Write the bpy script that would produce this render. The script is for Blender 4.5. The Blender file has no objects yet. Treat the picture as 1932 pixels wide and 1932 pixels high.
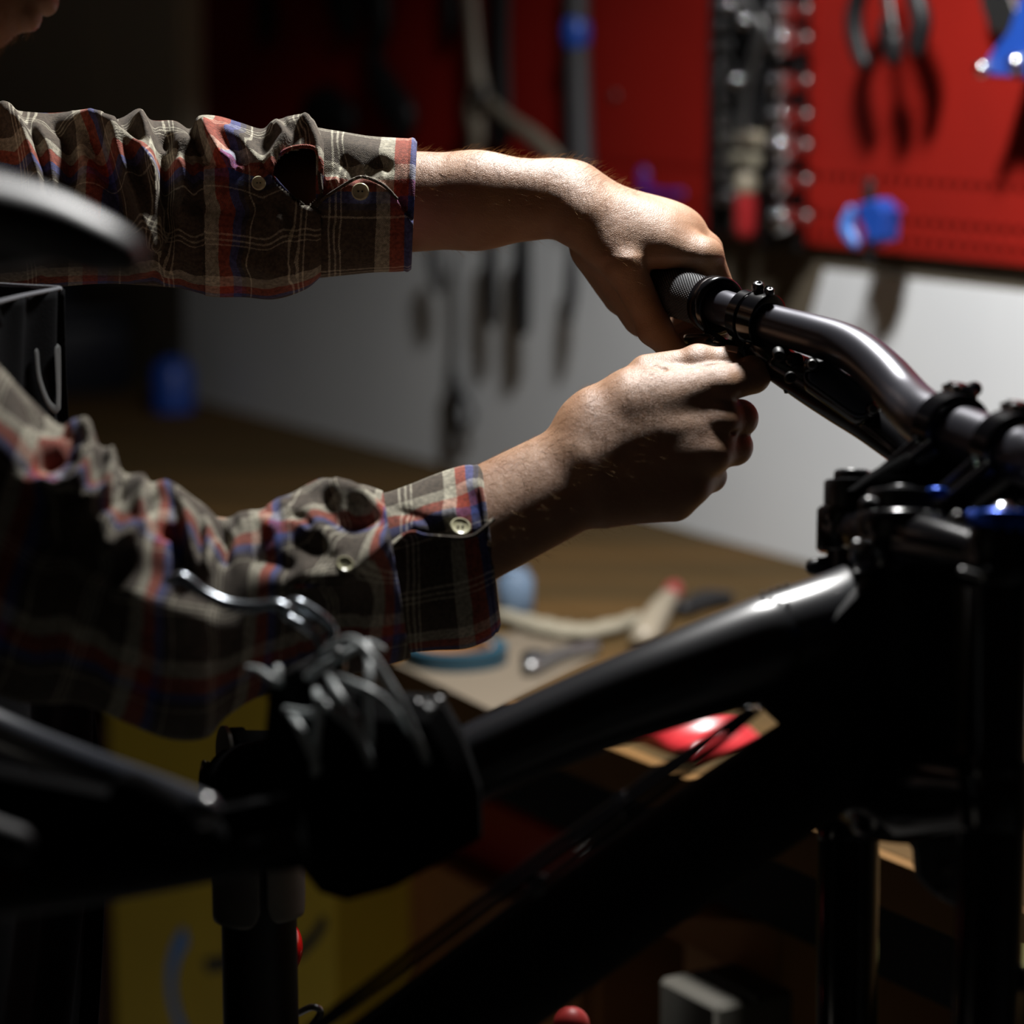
import bpy, math, random
import numpy as np
from mathutils import Vector, Matrix
import openvdb

rng = np.random.RandomState(7)
random.seed(7)
sc = bpy.context.scene
C = sc.collection

# ------------------------------------------------------------------ camera
CAM = np.array([0.0, 0.0, 1.52])
F = 5000.0                      # focal length in pixels of a 1932 px frame
PITCH = math.atan(866.0 / F)
FW = np.array([0, math.cos(PITCH), -math.sin(PITCH)])
UP = np.array([0, math.sin(PITCH), math.cos(PITCH)])
RT = np.array([1.0, 0, 0])
FOCUS = 1.72
cd = bpy.data.cameras.new('camera')
cam = bpy.data.objects.new('camera', cd)
C.objects.link(cam)
cam.location = CAM
cam.rotation_euler = (math.pi / 2 - PITCH, 0, 0)
cd.sensor_fit = 'HORIZONTAL'
cd.sensor_width = 24.0
cd.lens = F / 1932 * 24.0
cd.clip_start = 0.05
cd.dof.use_dof = True
cd.dof.focus_distance = FOCUS
cd.dof.aperture_fstop = 2.2
cd.dof.aperture_blades = 7
sc.camera = cam

def P(x, y, D):
    """point seen at pixel (x, y) at depth D metres along the view axis"""
    return CAM + D * (FW + (x - 966.0) / F * RT - (y - 966.0) / F * UP)

# wall frame: s along the wall (towards the right), t out of the wall, z up
W0 = np.array([0.0, 3.7, 0.0])
US = np.array([0.517, -0.856, 0.0]); US /= np.linalg.norm(US)
NT = np.array([US[1], -US[0], 0.0])
ZZ = np.array([0, 0, 1.0])
def Wp(s, t, z):
    return W0 + s * US + t * NT + z * ZZ
def wall_px(x, y, t=0.0):
    """(s, z) where the sight line through a pixel meets the plane t"""
    d = FW + (x - 966.0) / F * RT - (y - 966.0) / F * UP
    k = (t - (CAM - W0).dot(NT)) / d.dot(NT)
    p = CAM + k * d
    return (p - W0).dot(US), p[2]
def bench_px(x, y, z=0.92):
    d = FW + (x - 966.0) / F * RT - (y - 966.0) / F * UP
    p = CAM + (z - CAM[2]) / d[2] * d
    return (p - W0).dot(US), (p - W0).dot(NT)

# ------------------------------------------------------------------ light
def area(name, loc, target, size, power, color, shape='DISK', spread=180):
    l = bpy.data.lights.new(name, 'AREA')
    l.shape = shape; l.size = size; l.energy = power; l.color = color
    l.spread = math.radians(spread)
    o = bpy.data.objects.new(name, l); C.objects.link(o)
    o.location = loc
    d = Vector(target) - Vector(loc)
    o.rotation_euler = d.to_track_quat('-Z', 'Y').to_euler()
    return o
LAMP = (0.20, 2.22, 2.32)
area('bench_lamp_light', LAMP, (0.20, 2.22, 1.0), 0.16, 34.5, (1.0, 0.985, 0.965), spread=140)
area('ceiling_fill_light', (1.3, 2.3, 2.7), (0.3, 1.4, 1.2), 0.5, 2.0, (0.72, 0.84, 1.0))
area('room_fill_light', (-1.5, 0.5, 2.3), (-0.2, 2.2, 0.8), 1.2, 0.11, (1.0, 0.9, 0.75))
area('low_fill_light', (-1.5, 0.7, 0.55), (-0.35, 2.5, 0.45), 0.6, 0.34, (1.0, 0.92, 0.8), spread=100)
w = bpy.data.worlds.new('dim_room'); sc.world = w; w.use_nodes = True
w.node_tree.nodes['Background'].inputs[0].default_value = (0.5, 0.6, 0.8, 1)
w.node_tree.nodes['Background'].inputs[1].default_value = 0.002
sc.view_settings.view_transform = 'Standard'
sc.view_settings.look = 'None'
sc.view_settings.gamma = 1.0
sc.view_settings.use_curve_mapping = False
sc.view_settings.exposure = 0.0
sc.cycles.use_denoising = True
sc.cycles.max_bounces = 6

# ------------------------------------------------------------------ materials
MATS = {}
def mat(name, col, rough=0.5, metal=0.0, spec=0.5, coat=0.0, bump=None, var=None, sss=0.0, aniso=None, sheen=0.0):
    """col linear rgb; bump=(scale, strength, distance); var=(scale, colour2)"""
    m = bpy.data.materials.new(name); m.use_nodes = True
    nt = m.node_tree; b = nt.nodes['Principled BSDF']
    b.inputs['Base Color'].default_value = (*col, 1)
    b.inputs['Roughness'].default_value = rough
    b.inputs['Metallic'].default_value = metal
    b.inputs['Specular IOR Level'].default_value = spec
    b.inputs['Coat Weight'].default_value = coat
    b.inputs['Coat Roughness'].default_value = 0.12
    if sheen: b.inputs['Sheen Weight'].default_value = sheen
    if sss:
        b.inputs['Subsurface Weight'].default_value = sss
        b.inputs['Subsurface Radius'].default_value = (1.0, 0.35, 0.2)
        b.inputs['Subsurface Scale'].default_value = 0.004
    if bump or var:
        tc = nt.nodes.new('ShaderNodeTexCoord')
    if var:
        n = nt.nodes.new('ShaderNodeTexNoise'); n.inputs['Scale'].default_value = var[0]
        n.inputs['Detail'].default_value = 5
        r = nt.nodes.new('ShaderNodeValToRGB')
        r.color_ramp.elements[0].position = 0.35; r.color_ramp.elements[1].position = 0.68
        r.color_ramp.elements[0].color = (*col, 1); r.color_ramp.elements[1].color = (*var[1], 1)
        nt.links.new(tc.outputs['Object'], n.inputs['Vector'])
        nt.links.new(n.outputs['Fac'], r.inputs['Fac'])
        nt.links.new(r.outputs['Color'], b.inputs['Base Color'])
    if bump:
        n = nt.nodes.new('ShaderNodeTexNoise'); n.inputs['Scale'].default_value = bump[0]
        n.inputs['Detail'].default_value = 3
        bp = nt.nodes.new('ShaderNodeBump'); bp.inputs['Strength'].default_value = bump[1]
        bp.inputs['Distance'].default_value = bump[2]
        nt.links.new(tc.outputs['Object'], n.inputs['Vector'])
        nt.links.new(n.outputs['Fac'], bp.inputs['Height'])
        nt.links.new(bp.outputs['Normal'], b.inputs['Normal'])
    MATS[name] = m
    return m

M_red = mat('red_board_paint', (0.215, 0.0065, 0.003), 0.75, spec=0.15, var=(6, (0.19, 0.006, 0.003)))
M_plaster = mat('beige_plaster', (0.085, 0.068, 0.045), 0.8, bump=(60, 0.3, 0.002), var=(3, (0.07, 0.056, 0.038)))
M_white = mat('white_sheet', (0.66, 0.68, 0.69), 0.5, var=(2.5, (0.58, 0.60, 0.62)))
M_ceil = mat('grey_plaster', (0.2, 0.2, 0.19), 0.9, bump=(40, 0.3, 0.002))
M_floor = mat('concrete', (0.10, 0.095, 0.09), 0.7, bump=(30, 0.3, 0.002), var=(5, (0.14, 0.13, 0.12)))
M_black = mat('matt_black_paint', (0.004, 0.004, 0.0045), 0.6, spec=0.18, bump=(900, 0.05, 0.0003))
M_gloss = mat('gloss_black', (0.004, 0.004, 0.005), 0.16, spec=0.5)
M_blackmet = mat('anodised_black_metal', (0.012, 0.013, 0.016), 0.3, metal=0.0, spec=0.7)
M_bar = mat('dark_grey_alloy', (0.045, 0.045, 0.058), 0.33, metal=0.6, spec=0.9, bump=(2500, 0.12, 0.0001))
M_rubber = mat('black_rubber', (0.055, 0.056, 0.060), 0.55, spec=0.4)
M_plasticblk = mat('black_plastic', (0.008, 0.008, 0.009), 0.5, spec=0.3)
M_saddle = mat('black_saddle_vinyl', (0.010, 0.010, 0.012), 0.42, spec=0.6, bump=(400, 0.1, 0.0004))
M_steel = mat('polished_steel', (0.62, 0.62, 0.63), 0.15, metal=1.0)
M_darksteel = mat('dull_steel', (0.25, 0.25, 0.25), 0.4, metal=1.0)
M_galv = mat('galvanised_sheet', (0.20, 0.19, 0.16), 0.5, metal=0.2, var=(60, (0.17, 0.16, 0.14)))
M_blue = mat('blue_anodised', (0.01, 0.08, 0.55), 0.25, metal=0.6)
M_blueplastic = mat('blue_plastic', (0.01, 0.05, 0.28), 0.4)
M_teal = mat('teal_plastic', (0.014, 0.05, 0.075), 0.4)
M_redplastic = mat('red_plastic', (0.25, 0.012, 0.014), 0.35)
M_cream = mat('cream_plastic', (0.21, 0.18, 0.13), 0.5)
M_yellow = mat('yellow_card', (0.70, 0.51, 0.035), 0.6, var=(8, (0.64, 0.46, 0.035)))
M_print_blue = mat('blue_print', (0.10, 0.38, 1.0), 0.6)
M_print_dark = mat('dark_print', (0.03, 0.035, 0.04), 0.6)
M_print_white = mat('white_print', (0.055, 0.06, 0.06), 0.7)
M_apron = mat('black_canvas', (0.0022, 0.0024, 0.003), 0.9, spec=0.04, bump=(700, 0.4, 0.0006))
M_denim = mat('dark_denim', (0.03, 0.035, 0.05), 0.8, bump=(500, 0.4, 0.0006), sheen=0.3)
M_shoe = mat('brown_boot_leather', (0.03, 0.018, 0.01), 0.5)
M_hair = mat('dark_blond_hair', (0.10, 0.055, 0.025), 0.5)
M_armhair = mat('blond_arm_hair', (0.50, 0.32, 0.15), 0.35)
M_button = mat('ivory_button', (0.55, 0.53, 0.36), 0.22, var=(300, (0.42, 0.40, 0.24)))
M_thread = mat('button_thread', (0.03, 0.025, 0.02), 0.8)
M_nail = mat('finger_nail', (0.55, 0.36, 0.28), 0.25, coat=0.3)
M_lip = mat('lip_skin', (0.36, 0.11, 0.09), 0.4, sss=0.15)
M_card = mat('brown_cardboard', (0.38, 0.18, 0.06), 0.75, var=(9, (0.32, 0.15, 0.05)))
M_paper = mat('pale_paper', (0.11, 0.088, 0.06), 0.7)
M_rag = mat('grey_rag', (0.20, 0.18, 0.13), 0.85, bump=(200, 0.5, 0.002))
M_hole = mat('dark_hole_backing', (0.06, 0.004, 0.004), 0.8)

def wood(name, c1, c2, scale):
    m = bpy.data.materials.new(name); m.use_nodes = True
    nt = m.node_tree; b = nt.nodes['Principled BSDF']; b.inputs['Roughness'].default_value = 0.8; b.inputs['Specular IOR Level'].default_value = 0.15
    tc = nt.nodes.new('ShaderNodeTexCoord')
    mp = nt.nodes.new('ShaderNodeMapping'); mp.inputs['Rotation'].default_value = (0, 0, math.radians(59))
    mp.inputs['Scale'].default_value = (scale, scale * 7, scale * 7)
    n = nt.nodes.new('ShaderNodeTexNoise'); n.inputs['Scale'].default_value = 1.0; n.inputs['Detail'].default_value = 6
    n.inputs['Distortion'].default_value = 0.6
    r = nt.nodes.new('ShaderNodeValToRGB')
    r.color_ramp.elements[0].position = 0.33; r.color_ramp.elements[1].position = 0.7
    r.color_ramp.elements[0].color = (*c1, 1); r.color_ramp.elements[1].color = (*c2, 1)
    nt.links.new(tc.outputs['Object'], mp.inputs['Vector']); nt.links.new(mp.outputs['Vector'], n.inputs['Vector'])
    nt.links.new(n.outputs['Fac'], r.inputs['Fac']); nt.links.new(r.outputs['Color'], b.inputs['Base Color'])
    bp = nt.nodes.new('ShaderNodeBump'); bp.inputs['Strength'].default_value = 0.2; bp.inputs['Distance'].default_value = 0.001
    nt.links.new(n.outputs['Fac'], bp.inputs['Height']); nt.links.new(bp.outputs['Normal'], b.inputs['Normal'])
    return m
M_bench = wood('worn_bench_wood', (0.078, 0.042, 0.012), (0.042, 0.027, 0.009), 1.2)
M_edge = wood('bench_edge_wood', (0.17, 0.09, 0.03), (0.13, 0.07, 0.025), 2.0)
M_ply = wood('brown_plywood', (0.34, 0.15, 0.05), (0.24, 0.11, 0.035), 1.5)

def skin_mat():
    m = bpy.data.materials.new('skin'); m.use_nodes = True
    nt = m.node_tree; b = nt.nodes['Principled BSDF']
    tc = nt.nodes.new('ShaderNodeTexCoord')
    n = nt.nodes.new('ShaderNodeTexNoise'); n.inputs['Scale'].default_value = 45; n.inputs['Detail'].default_value = 4
    r = nt.nodes.new('ShaderNodeValToRGB')
    r.color_ramp.elements[0].position = 0.3; r.color_ramp.elements[1].position = 0.7
    r.color_ramp.elements[0].color = (0.37, 0.208, 0.118, 1); r.color_ramp.elements[1].color = (0.30, 0.155, 0.084, 1)
    nt.links.new(tc.outputs['Object'], n.inputs['Vector']); nt.links.new(n.outputs['Fac'], r.inputs['Fac'])
    nt.links.new(r.outputs['Color'], b.inputs['Base Color'])
    b.inputs['Roughness'].default_value = 0.52
    b.inputs['Specular IOR Level'].default_value = 0.45
    b.inputs['Subsurface Weight'].default_value = 0.12
    b.inputs['Subsurface Radius'].default_value = (1.0, 0.35, 0.2)
    b.inputs['Subsurface Scale'].default_value = 0.0016
    v = nt.nodes.new('ShaderNodeTexVoronoi'); v.inputs['Scale'].default_value = 850
    v.feature = 'DISTANCE_TO_EDGE'
    nt.links.new(tc.outputs['Object'], v.inputs['Vector'])
    n2 = nt.nodes.new('ShaderNodeTexNoise'); n2.inputs['Scale'].default_value = 160; n2.inputs['Detail'].default_value = 4
    nt.links.new(tc.outputs['Object'], n2.inputs['Vector'])
    a = nt.nodes.new('ShaderNodeMath'); a.operation = 'MULTIPLY'; a.inputs[1].default_value = 0.7
    nt.links.new(v.outputs['Distance'], a.inputs[0])
    a2 = nt.nodes.new('ShaderNodeMath'); a2.operation = 'ADD'
    nt.links.new(a.outputs[0], a2.inputs[0]); nt.links.new(n2.outputs['Fac'], a2.inputs[1])
    bp = nt.nodes.new('ShaderNodeBump'); bp.inputs['Strength'].default_value = 0.5; bp.inputs['Distance'].default_value = 0.0008
    nt.links.new(a2.outputs[0], bp.inputs['Height']); nt.links.new(bp.outputs['Normal'], b.inputs['Normal'])
    return m
M_skin = skin_mat()

def plaid_mat(name, period=0.094):
    m = bpy.data.materials.new(name); m.use_nodes = True
    nt = m.node_tree; b = nt.nodes['Principled BSDF']; L = nt.links
    b.inputs['Roughness'].default_value = 0.85; b.inputs['Specular IOR Level'].default_value = 0.2
    b.inputs['Sheen Weight'].default_value = 0.08; b.inputs['Sheen Roughness'].default_value = 0.5
    b.inputs['Sheen Tint'].default_value = (0.9, 0.85, 0.8, 1)
    uv = nt.nodes.new('ShaderNodeUVMap'); uv.uv_map = 'UVMap'
    dn = nt.nodes.new('ShaderNodeTexNoise'); dn.inputs['Scale'].default_value = 900
    dn.inputs['Detail'].default_value = 2
    ob = nt.nodes.new('ShaderNodeTexCoord'); L.new(ob.outputs['Object'], dn.inputs['Vector'])
    mx = nt.nodes.new('ShaderNodeVectorMath'); mx.operation = 'MULTIPLY_ADD'
    mx.inputs[1].default_value = (0.0012, 0.0012, 0.0); L.new(dn.outputs['Color'], mx.inputs[0]); L.new(uv.outputs['UV'], mx.inputs[2])
    sp = nt.nodes.new('ShaderNodeSeparateXYZ'); L.new(mx.outputs[0], sp.inputs[0])
    brown = (0.074, 0.058, 0.042); cream = (0.52, 0.49, 0.38); red = (0.42, 0.065, 0.035); blue = (0.055, 0.08, 0.30); navy = (0.03, 0.035, 0.08)
    stops = [(0, brown), (0.16, cream), (0.175, brown), (0.20, cream), (0.215, brown), (0.24, cream), (0.252, brown), (0.50, cream), (0.60, red), (0.70, blue), (0.765, navy), (0.80, brown), (0.83, cream), (0.842, brown)]
    outs = []
    for ax, off in (('X', 0.0), ('Y', 0.12)):
        d = nt.nodes.new('ShaderNodeMath'); d.operation = 'MULTIPLY_ADD'; d.inputs[1].default_value = 1 / period; d.inputs[2].default_value = off + 50
        L.new(sp.outputs[ax], d.inputs[0])
        f = nt.nodes.new('ShaderNodeMath'); f.operation = 'FRACT'; L.new(d.outputs[0], f.inputs[0])
        r = nt.nodes.new('ShaderNodeValToRGB'); r.color_ramp.interpolation = 'CONSTANT'
        els = r.color_ramp.elements
        els[0].position = 0; els[0].color = (*stops[0][1], 1)
        els[1].position = stops[1][0]; els[1].color = (*stops[1][1], 1)
        for p, c in stops[2:]:
            e = els.new(p); e.color = (*c, 1)
        L.new(f.outputs[0], r.inputs['Fac']); outs.append(r.outputs['Color'])
    # twill: diagonal lines choose warp or weft
    tw = nt.nodes.new('ShaderNodeMath'); tw.operation = 'ADD'; L.new(sp.outputs['X'], tw.inputs[0]); L.new(sp.outputs['Y'], tw.inputs[1])
    t2 = nt.nodes.new('ShaderNodeMath'); t2.operation = 'MULTIPLY'; t2.inputs[1].default_value = 2 * math.pi / 0.0012; L.new(tw.outputs[0], t2.inputs[0])
    t3 = nt.nodes.new('ShaderNodeMath'); t3.operation = 'SINE'; L.new(t2.outputs[0], t3.inputs[0])
    t4 = nt.nodes.new('ShaderNodeMapRange'); t4.inputs[1].default_value = -0.6; t4.inputs[2].default_value = 0.6
    t4.inputs[3].default_value = 0.28; t4.inputs[4].default_value = 0.66; L.new(t3.outputs[0], t4.inputs[0])
    mix = nt.nodes.new('ShaderNodeMix'); mix.data_type = 'RGBA'
    L.new(t4.outputs[0], mix.inputs['Factor']); L.new(outs[0], mix.inputs['A']); L.new(outs[1], mix.inputs['B'])
    hn = nt.nodes.new('ShaderNodeTexNoise'); hn.inputs['Scale'].default_value = 420; hn.inputs['Detail'].default_value = 5
    L.new(ob.outputs['Object'], hn.inputs['Vector'])
    hr = nt.nodes.new('ShaderNodeMapRange'); hr.inputs[1].default_value = 0.35; hr.inputs[2].default_value = 0.65; hr.inputs[3].default_value = 0.62; hr.inputs[4].default_value = 1.22
    L.new(hn.outputs['Fac'], hr.inputs[0])
    hm = nt.nodes.new('ShaderNodeVectorMath'); hm.operation = 'SCALE'; L.new(mix.outputs['Result'], hm.inputs[0]); L.new(hr.outputs[0], hm.inputs['Scale'])
    L.new(hm.outputs[0], b.inputs['Base Color'])
    ad = nt.nodes.new('ShaderNodeMath'); ad.operation = 'MULTIPLY_ADD'; ad.inputs[1].default_value = 0.25; L.new(t3.outputs[0], ad.inputs[0]); L.new(dn.outputs['Fac'], ad.inputs[2])
    bp = nt.nodes.new('ShaderNodeBump'); bp.inputs['Strength'].default_value = 0.6; bp.inputs['Distance'].default_value = 0.0006
    L.new(ad.outputs[0], bp.inputs['Height']); L.new(bp.outputs['Normal'], b.inputs['Normal'])
    return m
M_plaid = plaid_mat('plaid_flannel')

# ------------------------------------------------------------------ mesh helpers
class MB:
    def __init__(s): s.v = []; s.f = []; s.n = 0; s.uv = None
    def add(s, v, f):
        v = np.asarray(v, float)
        s.v.append(v); s.f += [tuple(int(i) + s.n for i in q) for q in f]; s.n += len(v)
        return s
    def box(s, c, h, ax=None, taper=1.0, bev=0.12):
        """bevelled box: centre, half sizes, axes rows"""
        h = np.array(h, float); ax = np.eye(3) if ax is None else np.array(ax)
        b = min(h) * bev * 2
        V = []; idx = {}
        for sx in (-1, 1):
            for sy in (-1, 1):
                for sz in (-1, 1):
                    for k in range(3):
                        p = h * np.array([sx, sy, sz])
                        q = np.array([sx, sy, sz]) * (h - b); q[k] = p[k]
                        if taper != 1.0 and sz > 0: q[0] *= taper; q[1] *= taper
                        idx[(sx, sy, sz, k)] = len(V); V.append(np.array(c) + q @ ax)
        Fc = []
        g = lambda *a: idx[a]
        for k in range(3):
            for sg in (-1, 1):
                o = [i for i in range(3) if i != k]
                q = []
                for a, b2 in ((-1, -1), (1, -1), (1, 1), (-1, 1)):
                    t = [0, 0, 0]; t[k] = sg; t[o[0]] = a; t[o[1]] = b2
                    q.append(g(*t, k))
                Fc.append(q)
        for k in range(3):          # edges along axis k
            o = [i for i in range(3) if i != k]
            for a in (-1, 1):
                for b2 in (-1, 1):
                    t0 = [0, 0, 0]; t0[o[0]] = a; t0[o[1]] = b2
                    t1 = list(t0); t0[k] = -1; t1[k] = 1
                    Fc.append([g(*t0, o[0]), g(*t0, o[1]), g(*t1, o[1]), g(*t1, o[0])])
        for sx in (-1, 1):
            for sy in (-1, 1):
                for sz in (-1, 1):
                    Fc.append([g(sx, sy, sz, 0), g(sx, sy, sz, 1), g(sx, sy, sz, 2)])
        return s.add(V, Fc)
    def tube(s, pts, rad, n=16, caps=True, flat=None, samples=0, up=None):
        """swept tube through 3D points; rad scalar/list; flat = (direction, factor) squashes; rounded caps"""
        pts = np.array(pts, float)
        rad = np.full(len(pts), rad, float) if np.isscalar(rad) else np.array(rad, float)
        if samples:
            pts, rad = spline(pts, samples), spline(rad[:, None], samples)[:, 0]
        d = np.gradient(pts, axis=0); d /= np.linalg.norm(d, axis=1)[:, None] + 1e-12
        if caps:
            A = []; R = []
            for a in (1.0, 0.92, 0.7, 0.38):
                A.append(pts[0] - d[0] * rad[0] * a * caps); R.append(rad[0] * math.sqrt(max(0.0, 1 - a * a)) + 1e-6)
            B = []; RB = []
            for a in (0.38, 0.7, 0.92, 1.0):
                B.append(pts[-1] + d[-1] * rad[-1] * a * caps); RB.append(rad[-1] * math.sqrt(max(0.0, 1 - a * a)) + 1e-6)
            d = np.vstack([[d[0]] * 4, d, [d[-1]] * 4])
            pts = np.vstack([A, pts, B]); rad = np.concatenate([R, rad, RB])
        ref = np.array(up if up is not None else [0, 0, 1.0])
        if abs(d[0].dot(ref)) > 0.9: ref = np.array([1.0, 0, 0])
        u = ref - d[0] * d[0].dot(ref); u /= np.linalg.norm(u)
        V = []; th = np.linspace(0, 2 * math.pi, n, endpoint=False)
        for i in range(len(pts)):
            u = u - d[i] * d[i].dot(u); u /= np.linalg.norm(u) + 1e-12
            w_ = np.cross(d[i], u)
            ring = np.outer(np.cos(th), u) + np.outer(np.sin(th), w_)
            if flat is not None:
                fd = np.array(flat[0], float); fd /= np.linalg.norm(fd)
                ring -= np.outer(ring @ fd, fd) * (1 - flat[1])
            V.append(pts[i] + rad[i] * ring)
        m = len(pts); V = np.vstack(V)
        Fc = [(i * n + j, i * n + (j + 1) % n, (i + 1) * n + (j + 1) % n, (i + 1) * n + j) for i in range(m - 1) for j in range(n)]
        Fc.append(tuple(range(n))[::-1]); Fc.append(tuple((m - 1) * n + j for j in range(n)))
        return s.add(V, Fc)
    def lathe(s, c, axis, prof, n=24, closed=False):
        """prof = [(dist along axis, radius)...]; closed makes a ring"""
        c = np.array(c, float); a = np.array(axis, float); a /= np.linalg.norm(a)
        ref = np.array([0, 0, 1.0]) if abs(a[2]) < 0.9 else np.array([1.0, 0, 0])
        u = np.cross(a, ref); u /= np.linalg.norm(u); w_ = np.cross(a, u)
        th = np.linspace(0, 2 * math.pi, n, endpoint=False)
        ring = np.outer(np.cos(th), u) + np.outer(np.sin(th), w_)
        V = np.vstack([c + a * h + r * ring for h, r in prof]); m = len(prof)
        rows = range(m if closed else m - 1)
        Fc = [(i * n + j, i * n + (j + 1) % n, ((i + 1) % m) * n + (j + 1) % n, ((i + 1) % m) * n + j) for i in rows for j in range(n)]
        if not closed:
            Fc.append(tuple(range(n))[::-1]); Fc.append(tuple((m - 1) * n + j for j in range(n)))
        return s.add(V, Fc)
    def ball(s, c, r, n=16, ax=None, sc_=(1, 1, 1)):
        V = []; Fc = []
        m = n // 2
        ax = np.eye(3) if ax is None else np.array(ax)
        for i in range(m + 1):
            p = math.pi * i / m
            for j in range(n):
                t = 2 * math.pi * j / n
                q = np.array([math.sin(p) * math.cos(t), math.sin(p) * math.sin(t), math.cos(p)]) * r * np.array(sc_)
                V.append(np.array(c) + q @ ax)
        for i in range(m):
            for j in range(n):
                Fc.append((i * n + j, i * n + (j + 1) % n, (i + 1) * n + (j + 1) % n, (i + 1) * n + j))
        return s.add(V, Fc)
    def prism(s, poly, offset, bev=0.0):
        """closed 3D polygon extruded by the vector offset"""
        poly = np.array(poly, float); off = np.array(offset, float); n = len(poly)
        c = poly.mean(0)
        if bev:
            L = np.linalg.norm(off); e = off / L
            sh = lambda k: c + (poly - c) * (1 - k)
            size = np.linalg.norm(poly - c, axis=1).mean(); k = bev / size
            rows = [sh(k), poly + e * bev, poly + off - e * bev, sh(k) + off]
        else: rows = [poly, poly + off]
        V = np.vstack(rows); m = len(rows)
        Fc = [(i * n + j, i * n + (j + 1) % n, (i + 1) * n + (j + 1) % n, (i + 1) * n + j) for i in range(m - 1) for j in range(n)]
        Fc.append(tuple(range(n))[::-1]); Fc.append(tuple((m - 1) * n + j for j in range(n)))
        return s.add(V, Fc)
    def build(s, name, m, parent=None, smooth=True, uv=None, sharp=50):
        V = np.vstack(s.v)
        me = bpy.data.meshes.new(name)
        me.from_pydata(V.tolist(), [], s.f)
        me.validate(clean_customdata=False)
        if m is not None: me.materials.append(m)
        if smooth:
            me.polygons.foreach_set('use_smooth', [True] * len(me.polygons))
            try: me.set_sharp_from_angle(angle=math.radians(sharp))
            except Exception: pass
        if uv is not None:
            ul = me.uv_layers.new(name='UVMap')
            li = np.zeros(len(me.loops), dtype=np.int32); me.loops.foreach_get('vertex_index', li)
            ul.data.foreach_set('uv', np.asarray(uv, dtype=np.float32)[li].ravel())
        me.update()
        o = bpy.data.objects.new(name, me); C.objects.link(o)
        if parent is not None: put(o, parent)
        return o

def put(o, parent):
    o.parent = parent
    o.matrix_parent_inverse = Matrix.Translation(-Vector(parent.location))
    return o

def spline(pts, n):
    """Catmull-Rom resample of an (m,k) array to n rows"""
    pts = np.asarray(pts, float); m = len(pts)
    if m == 2: 
        t = np.linspace(0, 1, n)[:, None]; return pts[0] * (1 - t) + pts[1] * t
    ext = np.vstack([2 * pts[0] - pts[1], pts, 2 * pts[-1] - pts[-2]])
    t = np.linspace(0, m - 1, n); i = np.minimum(t.astype(int), m - 2); f = (t - i)[:, None]
    p0, p1, p2, p3 = ext[i], ext[i + 1], ext[i + 2], ext[i + 3]
    return 0.5 * ((2 * p1) + (-p0 + p2) * f + (2 * p0 - 5 * p1 + 4 * p2 - p3) * f ** 2 + (-p0 + 3 * p1 - 3 * p2 + p3) * f ** 3)

def empty(name, loc, label=None, cat=None, group=None):
    o = bpy.data.objects.new(name, None); C.objects.link(o); o.location = Vector(loc); o.empty_display_size = 0.05
    if label: tag(o, label, cat, group)
    return o
def tag(o, label, cat, group=None, kind=None):
    o['label'] = label; o['category'] = cat
    if group: o['group'] = group
    if kind: o['kind'] = kind
    return o
def lab(o, label): o['label'] = label; return o
def struct(o): o['kind'] = 'structure'; return o
def sag(o, k='stuff'): o['kind'] = k; return o
WAX = np.array([US, NT, ZZ])        # rows: wall axes, for boxes lying along the wall
def wbox(mb, s0, s1, t0, t1, z0, z1, bev=0.1):
    return mb.box(Wp((s0 + s1) / 2, (t0 + t1) / 2, (z0 + z1) / 2), (abs(s1 - s0) / 2, abs(t1 - t0) / 2, abs(z1 - z0) / 2), WAX, bev=bev)
def quad_slab(mb, pts, off): return mb.prism(pts, off)

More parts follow.
